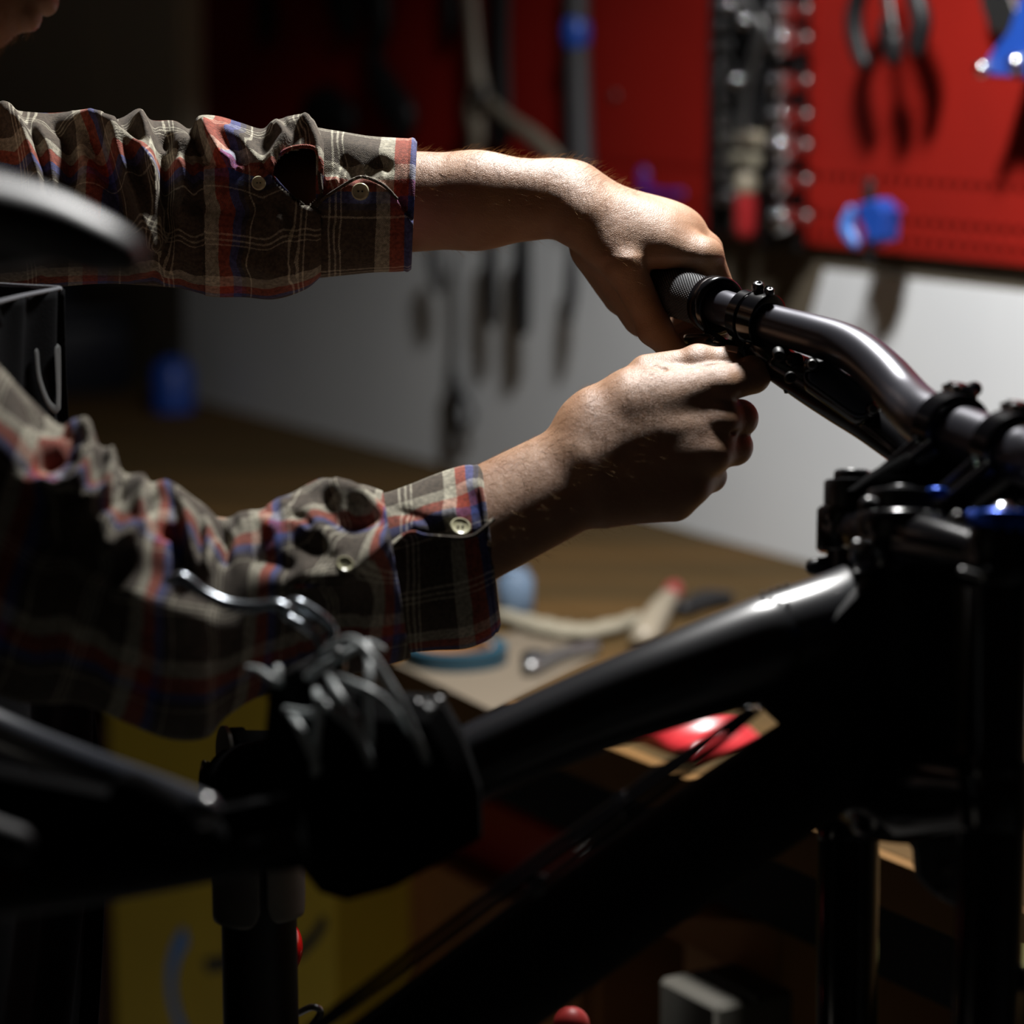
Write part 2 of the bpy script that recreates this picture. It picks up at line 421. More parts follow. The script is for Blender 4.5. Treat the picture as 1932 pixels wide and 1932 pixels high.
# ------------------------------------------------------------------ signed distance modelling
class SDF:
    """dense grid of signed distance, blended primitives, meshed with OpenVDB"""
    def __init__(s, lo, hi, vox):
        s.lo = np.array(lo, float); s.vox = vox
        s.n = np.ceil((np.array(hi) - s.lo) / vox).astype(int) + 1
        s.g = np.full(s.n, 1e3, np.float32)
        s.ax = [s.lo[i] + np.arange(s.n[i]) * vox for i in range(3)]
    def _win(s, lo, hi, pad):
        a = np.maximum(((np.array(lo) - pad - s.lo) / s.vox).astype(int), 0)
        b = np.minimum(((np.array(hi) + pad - s.lo) / s.vox).astype(int) + 2, s.n)
        if (b <= a).any(): return None
        sl = tuple(slice(a[i], b[i]) for i in range(3))
        return sl, [s.ax[0][sl[0]][:, None, None], s.ax[1][sl[1]][None, :, None], s.ax[2][sl[2]][None, None, :]]
    def _mix(s, sl, d, k, sub=False):
        g = s.g[sl]
        if sub:
            d = -d; h = np.clip(0.5 - 0.5 * (g - d) / k, 0, 1) ; r = g * (1 - h) + d * h + k * h * (1 - h)
        else:
            h = np.clip(0.5 + 0.5 * (g - d) / k, 0, 1); r = g * (1 - h) + d * h - k * h * (1 - h)
        s.g[sl] = r.astype(np.float32)
    def cone(s, a, b, ra, rb=None, k=10.0, sq=(1, 1, 1), sub=False):
        """tapered capsule; sq scales the metric per axis (>1 makes it thinner on that axis)"""
        rb = ra if rb is None else rb
        a = np.array(a, float); b = np.array(b, float); sq = np.array(sq, float); R = max(ra, rb)
        wv = s._win(np.minimum(a, b) - R / np.minimum(sq, 1), np.maximum(a, b) + R / np.minimum(sq, 1), k + 3 * s.vox)
        if wv is None: return s
        sl, (X, Y, Z) = wv
        ab = (b - a) * sq; L2 = max(ab.dot(ab), 1e-9)
        px, py, pz = (X - a[0]) * sq[0], (Y - a[1]) * sq[1], (Z - a[2]) * sq[2]
        t = np.clip((px * ab[0] + py * ab[1] + pz * ab[2]) / L2, 0, 1)
        d = np.sqrt((px - t * ab[0]) ** 2 + (py - t * ab[1]) ** 2 + (pz - t * ab[2]) ** 2) - (ra + (rb - ra) * t)
        s._mix(sl, d, k, sub); return s
    def chain(s, pts, rad, k=10.0, sq=(1, 1, 1)):
        for i in range(len(pts) - 1): s.cone(pts[i], pts[i + 1], rad[i], rad[i + 1], k, sq)
        return s
    def ell(s, c, r, k=10.0, rot=None, sub=False):
        c = np.array(c, float); r = np.array(r, float); R = max(r)
        wv = s._win(c - R, c + R, k + 3 * s.vox)
        if wv is None: return s
        sl, (X, Y, Z) = wv
        q = [X - c[0], Y - c[1], Z - c[2]]
        if rot is not None:
            q = [rot[i][0] * q[0] + rot[i][1] * q[1] + rot[i][2] * q[2] for i in range(3)]
        k0 = np.sqrt((q[0] / r[0]) ** 2 + (q[1] / r[1]) ** 2 + (q[2] / r[2]) ** 2)
        k1 = np.sqrt((q[0] / r[0] ** 2) ** 2 + (q[1] / r[1] ** 2) ** 2 + (q[2] / r[2] ** 2) ** 2)
        d = k0 * (k0 - 1) / np.maximum(k1, 1e-9)
        s._mix(sl, d, k, sub); return s
    def mesh(s):
        g = openvdb.FloatGrid(background=1e3)
        g.copyFromArray(np.ascontiguousarray(s.g))
        p, q = g.convertToQuads(isovalue=0.0)
        return s.lo + p * s.vox, q[:, ::-1]

def px_world(V, D0=1.75):
    """model space (x px, y px, z px away at D0) to world"""
    V = np.asarray(V, float)
    D = D0 + V[:, 2] * D0 / F
    return CAM + D[:, None] * (FW + ((V[:, 0] - 966.0) / F)[:, None] * RT - ((V[:, 1] - 966.0) / F)[:, None] * UP)

# ================================================================== ROOM
def room():
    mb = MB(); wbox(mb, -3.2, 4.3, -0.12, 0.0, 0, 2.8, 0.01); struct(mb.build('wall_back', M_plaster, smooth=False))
    mb = MB(); wbox(mb, -3.3, -3.2, -0.12, 5.0, 0, 2.8, 0.01); struct(mb.build('wall_left', M_ceil, smooth=False))
    mb = MB(); wbox(mb, 4.3, 4.4, -0.12, 5.0, 0, 2.8, 0.01); struct(mb.build('wall_right', M_ceil, smooth=False))
    mb = MB(); wbox(mb, -3.3, 4.4, 5.0, 5.1, 0, 2.8, 0.01); struct(mb.build('wall_front', M_ceil, smooth=False))
    mb = MB(); wbox(mb, -3.3, 4.4, -0.12, 5.1, -0.1, 0, 0.01); struct(mb.build('floor', M_floor, smooth=False))
    mb = MB(); wbox(mb, -3.3, 4.4, -0.12, 5.1, 2.8, 2.9, 0.01); struct(mb.build('ceiling', M_ceil, smooth=False))
room()

# ================================================================== PERSON
def orient(V, Q):
    """make quads face outward (positive volume)"""
    a, b, c, d = (V[Q[:, i]] for i in range(4))
    vol = np.einsum('ij,ij->i', a, np.cross(b, c)).sum() + np.einsum('ij,ij->i', a, np.cross(c, d)).sum()
    return Q if vol > 0 else Q[:, ::-1]

def hand_right():
    """right forearm and hand, nearer the camera, thumb and index pinching at the lever clamp"""
    S = SDF((700, 600, -150), (1500, 1120, 190), 2.6)
    zf = (1, 1, 1.32)
    S.cone((760, 1065, 10), (1095, 893, 5), 108, 99, 30, zf)
    # back of the hand: four metacarpals fanning from the wrist
    S.cone((1115, 842, 0), (1345, 728, -18), 62, 37, 30, (1, 1, 1.15))
    S.cone((1120, 868, -2), (1356, 790, -18), 60, 40, 30, (1, 1, 1.1))
    S.cone((1110, 855, -8), (1235, 800, -14), 68, 56, 34, (1, 1, 1.1))
    S.ell((1270, 825, -18), (110, 75, 40), 34)
    S.cone((1130, 900, -6), (1342, 852, -24), 58, 38, 26, (1, 1, 1.1))
    S.cone((1140, 925, 4), (1300, 912, -4), 60, 42, 26, (1, 1, 1.1))
    S.cone((1150, 935, 22), (1270, 940, 25), 56, 45, 30)
    S.ell((1230, 850, 20), (150, 100, 50), 30)
    S.cone((1125, 790, 0), (1245, 745, -8), 60, 50, 34)
    # thumb metacarpal, web and thumb
    S.cone((1115, 815, 20), (1222, 715, 30), 66, 40, 30)
    S.cone((1195, 752, -8), (1345, 726, -18), 56, 38, 24)
    S.cone((1222, 706, 22), (1312, 684, 14), 38, 29, 8)
    S.ell((1318, 680, 12), (34, 31, 33), 10)
    S.cone((1318, 681, 12), (1368, 679, 16), 27, 25, 10)
    S.ell((1374, 679, 16), (26, 24, 25), 8)
    # index
    S.ell((1362, 723, -24), (36, 37, 36), 7)
    S.cone((1362, 724, -20), (1418, 708, 2), 36, 35, 8)
    S.cone((1420, 706, 8), (1428, 690, 62), 35, 27, 8)
    S.cone((1428, 690, 62), (1408, 676, 98), 27, 22, 8)
    # middle, ring, little finger curled away behind
    S.ell((1356, 788, -20), (34, 34, 30), 18)
    S.cone((1356, 790, -22), (1395, 789, 20), 35, 35, 8)
    S.cone((1395, 789, 20), (1385, 786, 82), 35, 29, 6)
    S.cone((1385, 786, 82), (1330, 788, 96), 28, 25, 6)
    S.cone((1330, 788, 96), (1292, 792, 72), 25, 20, 6)
    S.ell((1342, 852, -22), (32, 32, 30), 18)
    S.cone((1342, 852, -18), (1385, 843, 24), 35, 35, 8)
    S.cone((1385, 843, 24), (1374, 845, 82), 35, 28, 6)
    S.cone((1374, 845, 82), (1318, 852, 94), 27, 24, 6)
    S.cone((1318, 852, 94), (1285, 856, 70), 24, 20, 6)
    S.ell((1300, 912, -4), (32, 32, 30), 18)
    S.cone((1302, 912, -2), (1340, 898, 42), 36, 31, 8)
    S.cone((1340, 898, 42), (1326, 902, 84), 30, 25, 6)
    S.cone((1326, 902, 84), (1280, 908, 88), 24, 21, 6)
    # furrow between thumb and index, tendon valleys, knuckle creases
    S.cone((1244, 694, -38), (1330, 689, -34), 4, 3.5, 6, sub=True)
    S.cone((1330, 689, -34), (1400, 682, -14), 3.5, 3, 5, sub=True)
    S.cone((1234, 688, -28), (1252, 696, -38), 6, 6, 8, sub=True)
    S.cone((1392, 757, -35), (1452, 745, -10), 5, 7, 5, sub=True)
    S.cone((1378, 816, -40), (1440, 812, -5), 4, 6, 5, sub=True)
    for i, (x, y) in enumerate(((1296, 662), (1306, 660), (1316, 660), (1328, 662))):
        S.cone((x, y - 14, -30), (x - 8, y + 22, -30), 1.6, 1.6, 4, sub=True)
    V, Q = S.mesh(); return V, orient(V, Q)

def hand_left():
    """left forearm and hand wrapped over the far grip"""
    S = SDF((560, 230, -160), (1480, 780, 260), 2.8)
    S.cone((600, 384, 25), (900, 378, 15), 106, 88, 30, (1, 1, 1.15))
    S.cone((900, 378, 15), (1068, 376, 8), 88, 71, 30, (1, 1, 1.15))
    S.ell((1052, 352, 25), (60, 48, 50), 26)
    # metacarpals, index nearest the camera
    S.cone((1090, 388, 0), (1322, 482, -4), 66, 31, 26)
    S.cone((1090, 372, 40), (1322, 468, 48), 60, 31, 26)
    S.cone((1085, 376, 70), (1305, 478, 100), 56, 30, 26)
    S.cone((1080, 392, 95), (1280, 500, 150), 52, 29, 26)
    S.ell((1200, 430, 55), (130, 62, 100), 30)
    # knuckles and fingers over the grip
    S.ell((1336, 480, 0), (29, 29, 30), 14)
    S.chain([(1336, 482, 2), (1368, 560, 18), (1352, 640, 28), (1300, 668, 22)], [28, 24, 21, 19], 8)
    S.ell((1334, 470, 52), (29, 28, 28), 14)
    S.chain([(1334, 472, 54), (1362, 550, 72), (1335, 628, 80), (1278, 650, 70)], [28, 24, 21, 18], 8)
    S.chain([(1312, 482, 104), (1334, 555, 124), (1305, 622, 130), (1252, 640, 116)], [27, 23, 20, 17], 8)
    S.chain([(1284, 504, 154), (1300, 565, 172), (1272, 616, 172), (1232, 626, 158)], [24, 20, 17, 15], 8)
    # thumb: metacarpal, joint bump, two phalanges going down under the grip
    S.cone((1106, 420, -20), (1176, 500, -46), 54, 36, 26)
    S.ell((1178, 500, -48), (36, 38, 34), 14)
    S.cone((1180, 505, -46), (1232, 612, -44), 37, 31, 14)
    S.ell((1234, 620, -42), (33, 33, 30), 10)
    S.cone((1236, 622, -42), (1296, 690, -22), 30, 23, 10)
    # web towards the index, heel of the palm behind
    S.cone((1160, 455, -22), (1318, 478, -18), 50, 27, 22)
    S.cone((1150, 470, 30), (1218, 590, 40), 60, 48, 24)
    S.cone((1175, 520, 60), (1195, 575, 90), 46, 34, 20)
    S.cone((1120, 470, 50), (1168, 560, 80), 44, 30, 20)
    # valleys: between the tendons, snuff box
    S.cone((1110, 400, -12), (1240, 448, -14), 54, 40, 34)
    for i in range(4):
        S.cone((1356 + i * 5, 452 + i * 12, -34), (1378 + i * 4, 446 + i * 13, 20), 1.4, 1.4, 5, sub=True)
    # the grip itself presses a channel into the palm
    S.cone((1130, 508, 238), (1345, 574, -120), 45, 45, 6, sub=True)
    V, Q = S.mesh(); return V, orient(V, Q)

# torso frame: the person faces roughly along the bicycle
FD = np.array([0.93, 0.36, 0.0]); FD /= np.linalg.norm(FD)      # forward
RD = np.array([FD[1], -FD[0], 0.0])                              # the person's right
TC = np.array([-0.415, 1.565, 0.0])
def T3(f, r, z): return TC + FD * f + RD * r + np.array([0, 0, z])
SH_R = P(-330, 730, 1.40); SH_L = P(-330, 395, 1.78)
NODA = math.radians(36)
NECK = P(72, 22, 1.60) - (FD * math.cos(NODA) - ZZ * math.sin(NODA)) * 0.145 + (FD * math.sin(NODA) + ZZ * math.cos(NODA)) * 0.0
def body_core(inflate=0.0, legs=True, arms=True):
    S = SDF((-1.02, 0.98, -0.02), (0.02, 2.22, 1.62), 0.0125)
    i = inflate
    c = lambda a, b, ra, rb, k=0.05, sq=(1, 1, 1): S.cone(a, b, ra + i, rb + i, k, sq)
    c(T3(-0.10, -0.085, 0.98), T3(-0.10, 0.085, 0.98), 0.120, 0.120)       # pelvis
    c(T3(-0.07, -0.07, 1.13), T3(-0.07, 0.07, 1.13), 0.105, 0.105)
    c(T3(-0.03, -0.09, 1.28), T3(-0.03, 0.09, 1.28), 0.118, 0.118)
    c(SH_R * 0.86 + T3(-0.03, 0, 1.38) * 0.14, SH_L * 0.86 + T3(-0.03, 0, 1.38) * 0.14, 0.066, 0.066)
    c(T3(-0.02, 0, 1.36), NECK, 0.072, 0.058, 0.04)     # neck
    if arms:
        c(SH_R + 0.03 * FW, P(140, 1080, 1.48), 0.046, 0.036, 0.03)
        c(P(140, 1070, 1.48), P(600, 1100, 1.60), 0.040, 0.032, 0.02)
        c(SH_L, P(60, 375, 1.75), 0.046, 0.036, 0.03)
        c(P(60, 375, 1.75), P(600, 385, 1.76), 0.036, 0.032, 0.02)
    if legs:
        for sg in (-1, 1):
            c(T3(-0.10, sg * 0.095, 0.92), T3(-0.06, sg * 0.12, 0.50), 0.092, 0.062)
            c(T3(-0.06, sg * 0.12, 0.50), T3(-0.10, sg * 0.13, 0.10), 0.060, 0.042)
            c(T3(-0.12, sg * 0.13, 0.05), T3(0.07, sg * 0.14, 0.045), 0.042, 0.036, 0.02)
    return S

# head in its own frame: nodding forward, looking down at the work
NOD = math.radians(36)
HF = FD * math.cos(NOD) - ZZ * math.sin(NOD)
HU = FD * math.sin(NOD) + ZZ * math.cos(NOD)
HR = np.cross(HF, HU)
MOUTH = P(72, 22, 1.60)
HC = MOUTH - HF * 0.105 + HU * 0.072
def head():
    """millimetres: x right, y forward, z up, origin between the ears"""
    S = SDF((-95, -120, -150), (95, 135, 135), 2.2)
    S.ell((0, -12, 38), (76, 96, 92), 20)
    S.ell((0, 28, -8), (62, 72, 78), 25)
    S.cone((-40, 18, -62), (0, 70, -95), 22, 19, 26); S.cone((40, 18, -62), (0, 70, -95), 22, 19, 26)
    S.ell((0, 79, -96), (22, 17, 17), 16)                       # chin
    S.cone((0, 88, -60), (0, 84, -80), 22, 17, 14)              # muzzle
    S.cone((-17, 101, -66), (17, 101, -66), 5, 5, 7); S.ell((0, 106, -66.5), (17, 7, 6.5), 6)      # upper lip
    S.cone((-13, 98, -79), (13, 98, -79), 6, 6, 6); S.ell((0, 101.5, -79.5), (16, 8, 7.5), 6)       # lower lip
    S.cone((-24, 108, -72.6), (24, 108, -72.6), 1.2, 1.2, 2.5, sub=True)
    S.cone((0, 92, 12), (0, 118, -36), 9, 10, 12)               # nose
    S.ell((0, 118, -38), (12, 11, 10), 6); S.ell((-12, 108, -42), (8, 10, 8), 5); S.ell((12, 108, -42), (8, 10, 8), 5)
    S.cone((-34, 86, 22), (34, 86, 22), 13, 13, 14)             # brow
    for sg in (-1, 1):
        S.ell((sg * 32, 94, 2), (17, 12, 11), 8, sub=True)
        S.ell((sg * 31, 82, 2), (14, 13, 12), 4)
        S.ell((sg * 44, 68, -32), (20, 20, 18), 18)
        S.cone((sg * 74, -8, 16), (sg * 72, -2, -26), 10, 7, 6, (1.6, 1, 1))
        S.ell((sg * 82, -2, -2), (6, 9, 14), 5, sub=True)
        S.cone((sg * 20, 104, 2.5), (sg * 42, 98, 1), 1.2, 1.2, 2, sub=True)
    S.cone((0, -20, -60), (0, -48, -105), 54, 52, 26)
    V, Q = S.mesh(); Q = orient(V, Q)
    return V, Q
def head_world(V):
    V = np.asarray(V) / 1000.0
    return HC + V[:, [0]] * HR + V[:, [1]] * HF + V[:, [2]] * HU

vr, qr = hand_right(); vr[:, 2] -= (vr[:, 1] - 870) * 0.40; vl, ql = hand_left()
rmp = np.clip((vl[:, 0] - 960) / 230, 0, 1); rmp = rmp * rmp * (3 - 2 * rmp)
vl[:, 2] += rmp * np.clip(485 - vl[:, 1], 0, 400) * 0.34
DR = 1.652
WR, WL = px_world(vr, DR), px_world(vl + np.array([0, 0, 35.0]))
Sb = body_core(); vb, qb = Sb.mesh(); qb = orient(vb, qb)
vh, qh = head(); wh = head_world(vh)
mb = MB(); mb.add(WR, qr); mb.add(WL, ql); mb.add(vb, qb); mb.add(wh, orient(wh, qh))
person = mb.build('person', M_skin, sharp=180)
tag(person, 'person in plaid flannel shirt with rolled sleeves and black apron, hands at the handlebar', 'person')

def part_px(mb, name, m, parent, **k):
    return mb.build(name, m, parent, **k)

# lips, hair, brows
def face_bits():
    mb = MB()
    def lip(z, y, w, h, n=18):
        pts = []; r = []
        for i in range(n):
            a = -1 + 2 * i / (n - 1)
            pts.append((a * w, y - 9 * a * a, z)); r.append(max(0.6, h * (1 - a * a) ** 0.5))
        return pts, r
    for z, y, w_, h in ((-66.5, 107.4, 21, 5.6), (-79.5, 103.4, 19, 7.2)):
        pts, r = lip(z, y, w_, h)
        m2 = MB().tube(pts, r, 12, caps=False); V = head_world(np.vstack(m2.v)); mb.add(V, m2.f)
    mb.build('lips', M_lip, person)
    S = SDF((-100, -135, -70), (100, 100, 150), 3.0)
    S.ell((0, -16, 46), (84, 102, 94), 10)
    S.ell((0, 66, -14), (120, 62, 92), 10, sub=True)
    S.cone((-120, 10, -90), (120, 10, -90), 62, 62, 8, sub=True)
    V, Q = S.mesh(); V = V + np.sin(V[:, [1, 2, 0]] * 0.35) * 1.2
    wv = head_world(V); MB().add(wv, orient(wv, Q)).build('hair', M_hair, person, sharp=180)
    # short beard hairs on the chin and jaw
    mb = MB(); idx = np.where((vh[:, 1] > 20) & (vh[:, 2] < -84) & (vh[:, 2] > -125))[0]
    pick = rng.choice(idx, 500)
    for i in pick:
        p = vh[i]; d = np.array([p[0] * 0.4, 12.0, -26.0]) + rng.randn(3) * 8; d = d / np.linalg.norm(d) * rng.uniform(4, 9)
        q = np.array([p, p + d * 0.5 + rng.randn(3) * 0.4, p + d])
        hair_strip(mb, head_world(q), 0.00012)
    sag(mb.build('beard_hair', M_armhair, person, smooth=False))
def hair_strip(mb, q, r):
    """three-point hair with a triangular section"""
    d = q[-1] - q[0]; d /= np.linalg.norm(d) + 1e-9
    u = np.cross(d, [0.3, 0.5, 0.8]); u /= np.linalg.norm(u); w_ = np.cross(d, u)
    V = []
    for p, k in ((q[0], 1), (q[1], 0.8), (q[2], 0.15)):
        for a in (0, 2.1, 4.2): V.append(p + r * k * (math.cos(a) * u + math.sin(a) * w_))
    mb.add(V, [(i * 3 + j, i * 3 + (j + 1) % 3, (i + 1) * 3 + (j + 1) % 3, (i + 1) * 3 + j) for i in range(2) for j in range(3)])
face_bits()

def arm_hairs(V, name, n, xr, dirx, zmax, seed, D0=1.75):
    """fine hairs on a forearm; V in pixel space"""
    r = np.random.RandomState(seed)
    ctr = {}
    idx = np.where((V[:, 0] > xr[0]) & (V[:, 0] < xr[1]) & (V[:, 2] < zmax))[0]
    pick = r.choice(idx, n, replace=False); mb = MB()
    for i in pick:
        p = V[i]
        x = p[0]; cy, cz = dirx(x)
        nrm = np.array([0, p[1] - cy, p[2] - cz]); nrm /= np.linalg.norm(nrm) + 1e-9
        if r.rand() > 0.35 + 0.65 * max(0, -nrm[1]): continue
        L = r.uniform(14, 30)
        d = np.array([1.0, r.uniform(-0.4, 0.5), 0]) + nrm * r.uniform(0.15, 0.75); d /= np.linalg.norm(d)
        b = nrm * r.uniform(0.0, 5.0) + r.randn(3) * 1.5
        q = np.array([p, p + d * L * 0.5 + b, p + d * L])
        hair_strip(mb, px_world(q + (np.array([0, 0, 35.0]) if D0 == 1.75 else 0), D0), r.uniform(0.00004, 0.00007))
    return sag(mb.build(name, M_armhair, person, smooth=False))
arm_hairs(vr, 'forearm_hair', 1500, (860, 1250), lambda x: (985 - (x - 900) * 0.5, 5), 60, 3, DR)
arm_hairs(vl, 'forearm_hair', 1900, (760, 1200), lambda x: (377 + max(0, x - 1080) * 0.5, 10), 70, 4)

def nail():
    mb = MB()
    n = 9; V = []
    for i in range(n):
        for j in range(n):
            a = -1 + 2 * i / (n - 1); b = -1 + 2 * j / (n - 1)
            k = math.sqrt(max(0, 1 - 0.45 * b * b))
            ph = b * 0.95; V.append((1381 + a * 13 * k, 679 - 25.3 * math.cos(ph) * (1 - 0.06 * max(0, a)) + a * 1.5, 16 + 25.3 * math.sin(ph)))
    Fc = [(i * n + j, i * n + j + 1, (i + 1) * n + j + 1, (i + 1) * n + j) for i in range(n - 1) for j in range(n - 1)]
    V = np.array(V); V[:, 2] -= (V[:, 1] - 870) * 0.40
    mb.add(px_world(V, DR), Fc)
    o = mb.build('thumbnail', M_nail, person)
    md = o.modifiers.new('thick', 'SOLIDIFY'); md.thickness = 0.0008
nail()

# ------------------------------------------------------------------ cloth tubes
def poly_d(X, Y, pts):
    """distance to polyline and parameter 0..1 along it"""
    best = np.full(X.shape, 1e9); tt = np.zeros(X.shape); sd = np.zeros(X.shape)
    n = len(pts) - 1
    for i in range(n):
        a = np.array(pts[i], float); b = np.array(pts[i + 1], float); ab = b - a
        t = np.clip(((X - a[0]) * ab[0] + (Y - a[1]) * ab[1]) / (ab.dot(ab) + 1e-9), 0, 1)
        dx, dy = X - a[0] - t * ab[0], Y - a[1] - t * ab[1]
        d = np.hypot(dx, dy); m = d < best
        best = np.where(m, d, best); tt = np.where(m, (i + t) / n, tt)
        sd = np.where(m, np.sign(ab[0] * dy - ab[1] * dx), sd)
    return best, tt, sd

def cloth_tube(name, T, B, Cc, folds, parent, nu=300, nv=150, uvoff=(0, 0), holes=(), steps=(), thick=0.0016, wob=2.0, seed=1, shear=0.0, mat_=None, edge_roll=None, uvk=(1, 1), amp=1.0):
    """T, B: [(t,x,y)] silhouette top and bottom; Cc: [(t, D, rz px)];
    folds: (polyline, amplitude px, width px, skew); steps: (polyline y(x), height px) raised overlap below the curve"""
    T, B, Cc = np.array(T, float), np.array(B, float), np.array(Cc, float)
    u = np.linspace(0, 1, nu)
    def ip(A, c):
        tt = A[:, 0]; k = spline(A, 400); return np.interp(u, k[:, 0], k[:, c])
    tx, ty, bx, by = ip(T, 1), ip(T, 2), ip(B, 1), ip(B, 2)
    D, rz = ip(Cc, 1), ip(Cc, 2)
    th = np.linspace(0, 2 * math.pi, nv + 1)          # 0 top, pi/2 towards camera, pi bottom
    cx, cy = (tx + bx) / 2, (ty + by) / 2; hx, hy = (tx - bx) / 2, (ty - by) / 2
    ct, st = np.cos(th)[None], np.sin(th)[None]
    X = cx[:, None] + ct * hx[:, None]; Y = cy[:, None] + ct * hy[:, None]
    Z = -st * rz[:, None]
    front = np.clip(st * 1.6 + 0.05, 0, 1) ** 0.7
    d = np.zeros_like(X)
    for f in folds:
        pts, A, wd = f[0], f[1], f[2]; sk = f[3] if len(f) > 3 else 0.0
        A = A * amp; dist, t, sgn = poly_d(X, Y, pts)
        taper = np.clip(np.minimum(t, 1 - t) * 6 + 0.25, 0, 1)
        wdd = wd * (1 + sk * sgn)
        d += A * taper * np.exp(-(dist / wdd) ** 2)
    r = np.random.RandomState(seed)
    for k in range(7):
        fx, fy = r.uniform(0.01, 0.05, 2); ph = r.uniform(0, 6.28, 2)
        d += wob * 0.5 * np.sin(fx * X + ph[0] + 2 * np.sin(fy * Y * 0.5)) * np.sin(fy * Y + ph[1] + th[None] * 0)
    for pts, h in steps:
        pts = np.array(pts, float); yc = np.interp(X[:, :], pts[:, 0], pts[:, 1])
        ins = (X >= pts[0, 0]) & (X <= pts[-1, 0])
        d += np.where(ins, h / (1 + np.exp(-(Y - yc) / 1.2)), 0) 
    dfr = d * front
    rv = np.stack([hx, hy], 1); L = np.linalg.norm(rv, axis=1); rv = rv / L[:, None]
    X2 = X + ct * rv[:, 0][:, None] * dfr * 0.9; Y2 = Y + ct * rv[:, 1][:, None] * dfr * 0.9
    Z2 = Z - st * dfr - dfr * 0.35
    # back side gets simple rings of wrinkles
    back = np.clip(-st, 0, 1)
    Z2 = Z2 + back * 5 * np.sin(u[:, None] * 40 + 3 * np.sin(th[None] * 2))
    if edge_roll is not None:                         # hem thickness at the open end
        e = np.clip((u - (1 - edge_roll)) / edge_roll, 0, 1)[:, None]
        s_ = 1 + 0.025 * np.sin(e * math.pi)
        X2 = cx[:, None] + (X2 - cx[:, None]) * s_; Y2 = cy[:, None] + (Y2 - cy[:, None]) * s_; Z2 = Z2 * s_
    DD = D[:, None] + Z2 * D[:, None] / F
    Wd = CAM + DD[..., None] * (FW + ((X2 - 966) / F)[..., None] * RT - ((Y2 - 966) / F)[..., None] * UP)
    # uv: arc length along and around, dragged by the folds
    cen = Wd.mean(1); al = np.concatenate([[0], np.cumsum(np.linalg.norm(np.diff(cen, axis=0), axis=1))])
    seg = np.linalg.norm(np.diff(Wd, axis=1), axis=2); ar = np.concatenate([np.zeros((nu, 1)), np.cumsum(seg, 1)], 1)
    ar = ar * 0.35 + ar.mean(0)[None] * 0.65
    ar = ar - ar[:, nv // 4][:, None]
    U = al[:, None] * uvk[0] + uvoff[0] + shear * ar + d * 0.00030
    Vv = ar * uvk[1] + uvoff[1] + d * 0.00022
    n1 = nv + 1; ids = np.arange(nu * n1).reshape(nu, n1)
    Fc = np.stack([ids[:-1, :-1], ids[1:, :-1], ids[1:, 1:], ids[:-1, 1:]], -1)
    keep = np.ones(Fc.shape[:2], bool)
    xc = X2[:-1, :-1]; yc_ = Y2[:-1, :-1]; stc = np.broadcast_to(st, X.shape)[:-1, :-1]
    for poly in holes:
        p = np.array(poly, float); ins = np.zeros(xc.shape, bool); j = len(p) - 1
        for i in range(len(p)):
            c_ = ((p[i, 1] > yc_) != (p[j, 1] > yc_)) & (xc < (p[j, 0] - p[i, 0]) * (yc_ - p[i, 1]) / (p[j, 1] - p[i, 1] + 1e-9) + p[i, 0])
            ins ^= c_; j = i
        keep &= ~(ins & (stc > 0))
    Fl = Fc[keep]
    mb = MB(); mb.add(Wd.reshape(-1, 3), Fl)
    o = mb.build(name, mat_ or M_plaid, parent, uv=np.stack([U.ravel(), Vv.ravel()], 1), sharp=180)
    md = o.modifiers.new('cloth_thickness', 'SOLIDIFY'); md.thickness = thick; md.offset = 1.0
    return o, (X2, Y2, Wd)

def hem(parent, pts, D0, r, name='hem', zoff=0, m=None, n=60, uvdir=0):
    """a rolled cloth edge running through pixel points (x, y, z px towards camera negative)"""
    p = spline(np.array(pts, float), n)
    Wd = px_world(p, D0)
    mb = MB().tube(Wd, r, 8)
    V = np.vstack(mb.v); c = V[:, 0] * 0.9 + V[:, 1] * 0.5
    uv = np.stack([c * 1.0 + uvdir, V[:, 2] * 1.0], 1)
    return mb.build(name, m or M_plaid, parent, uv=uv)

def button(parent, x, y, D, r, nrm, name='button'):
    c = P(x, y, D); nrm = np.array(nrm, float); nrm /= np.linalg.norm(nrm)
    mb = MB().lathe(c, nrm, [(-0.0002, r * 0.2), (-0.0002, r * 0.9), (0.0006, r), (0.0017, r * 0.96), (0.0021, r * 0.86), (0.0016, r * 0.7), (0.0013, r * 0.5), (0.0013, 0.0001)], 28)
    o = mb.build(name, M_button, parent)
    u = np.cross(nrm, [0, 0, 1]); u /= np.linalg.norm(u); v = np.cross(nrm, u)
    mb = MB()
    for a in (-1, 1):
        mb.lathe(c + u * a * r * 0.22, nrm, [(0.0012, 0.0001), (0.0016, r * 0.11), (0.0018, r * 0.08), (0.0018, 0.0001)], 10)
    mb.build('thread', M_thread, o)
    return o

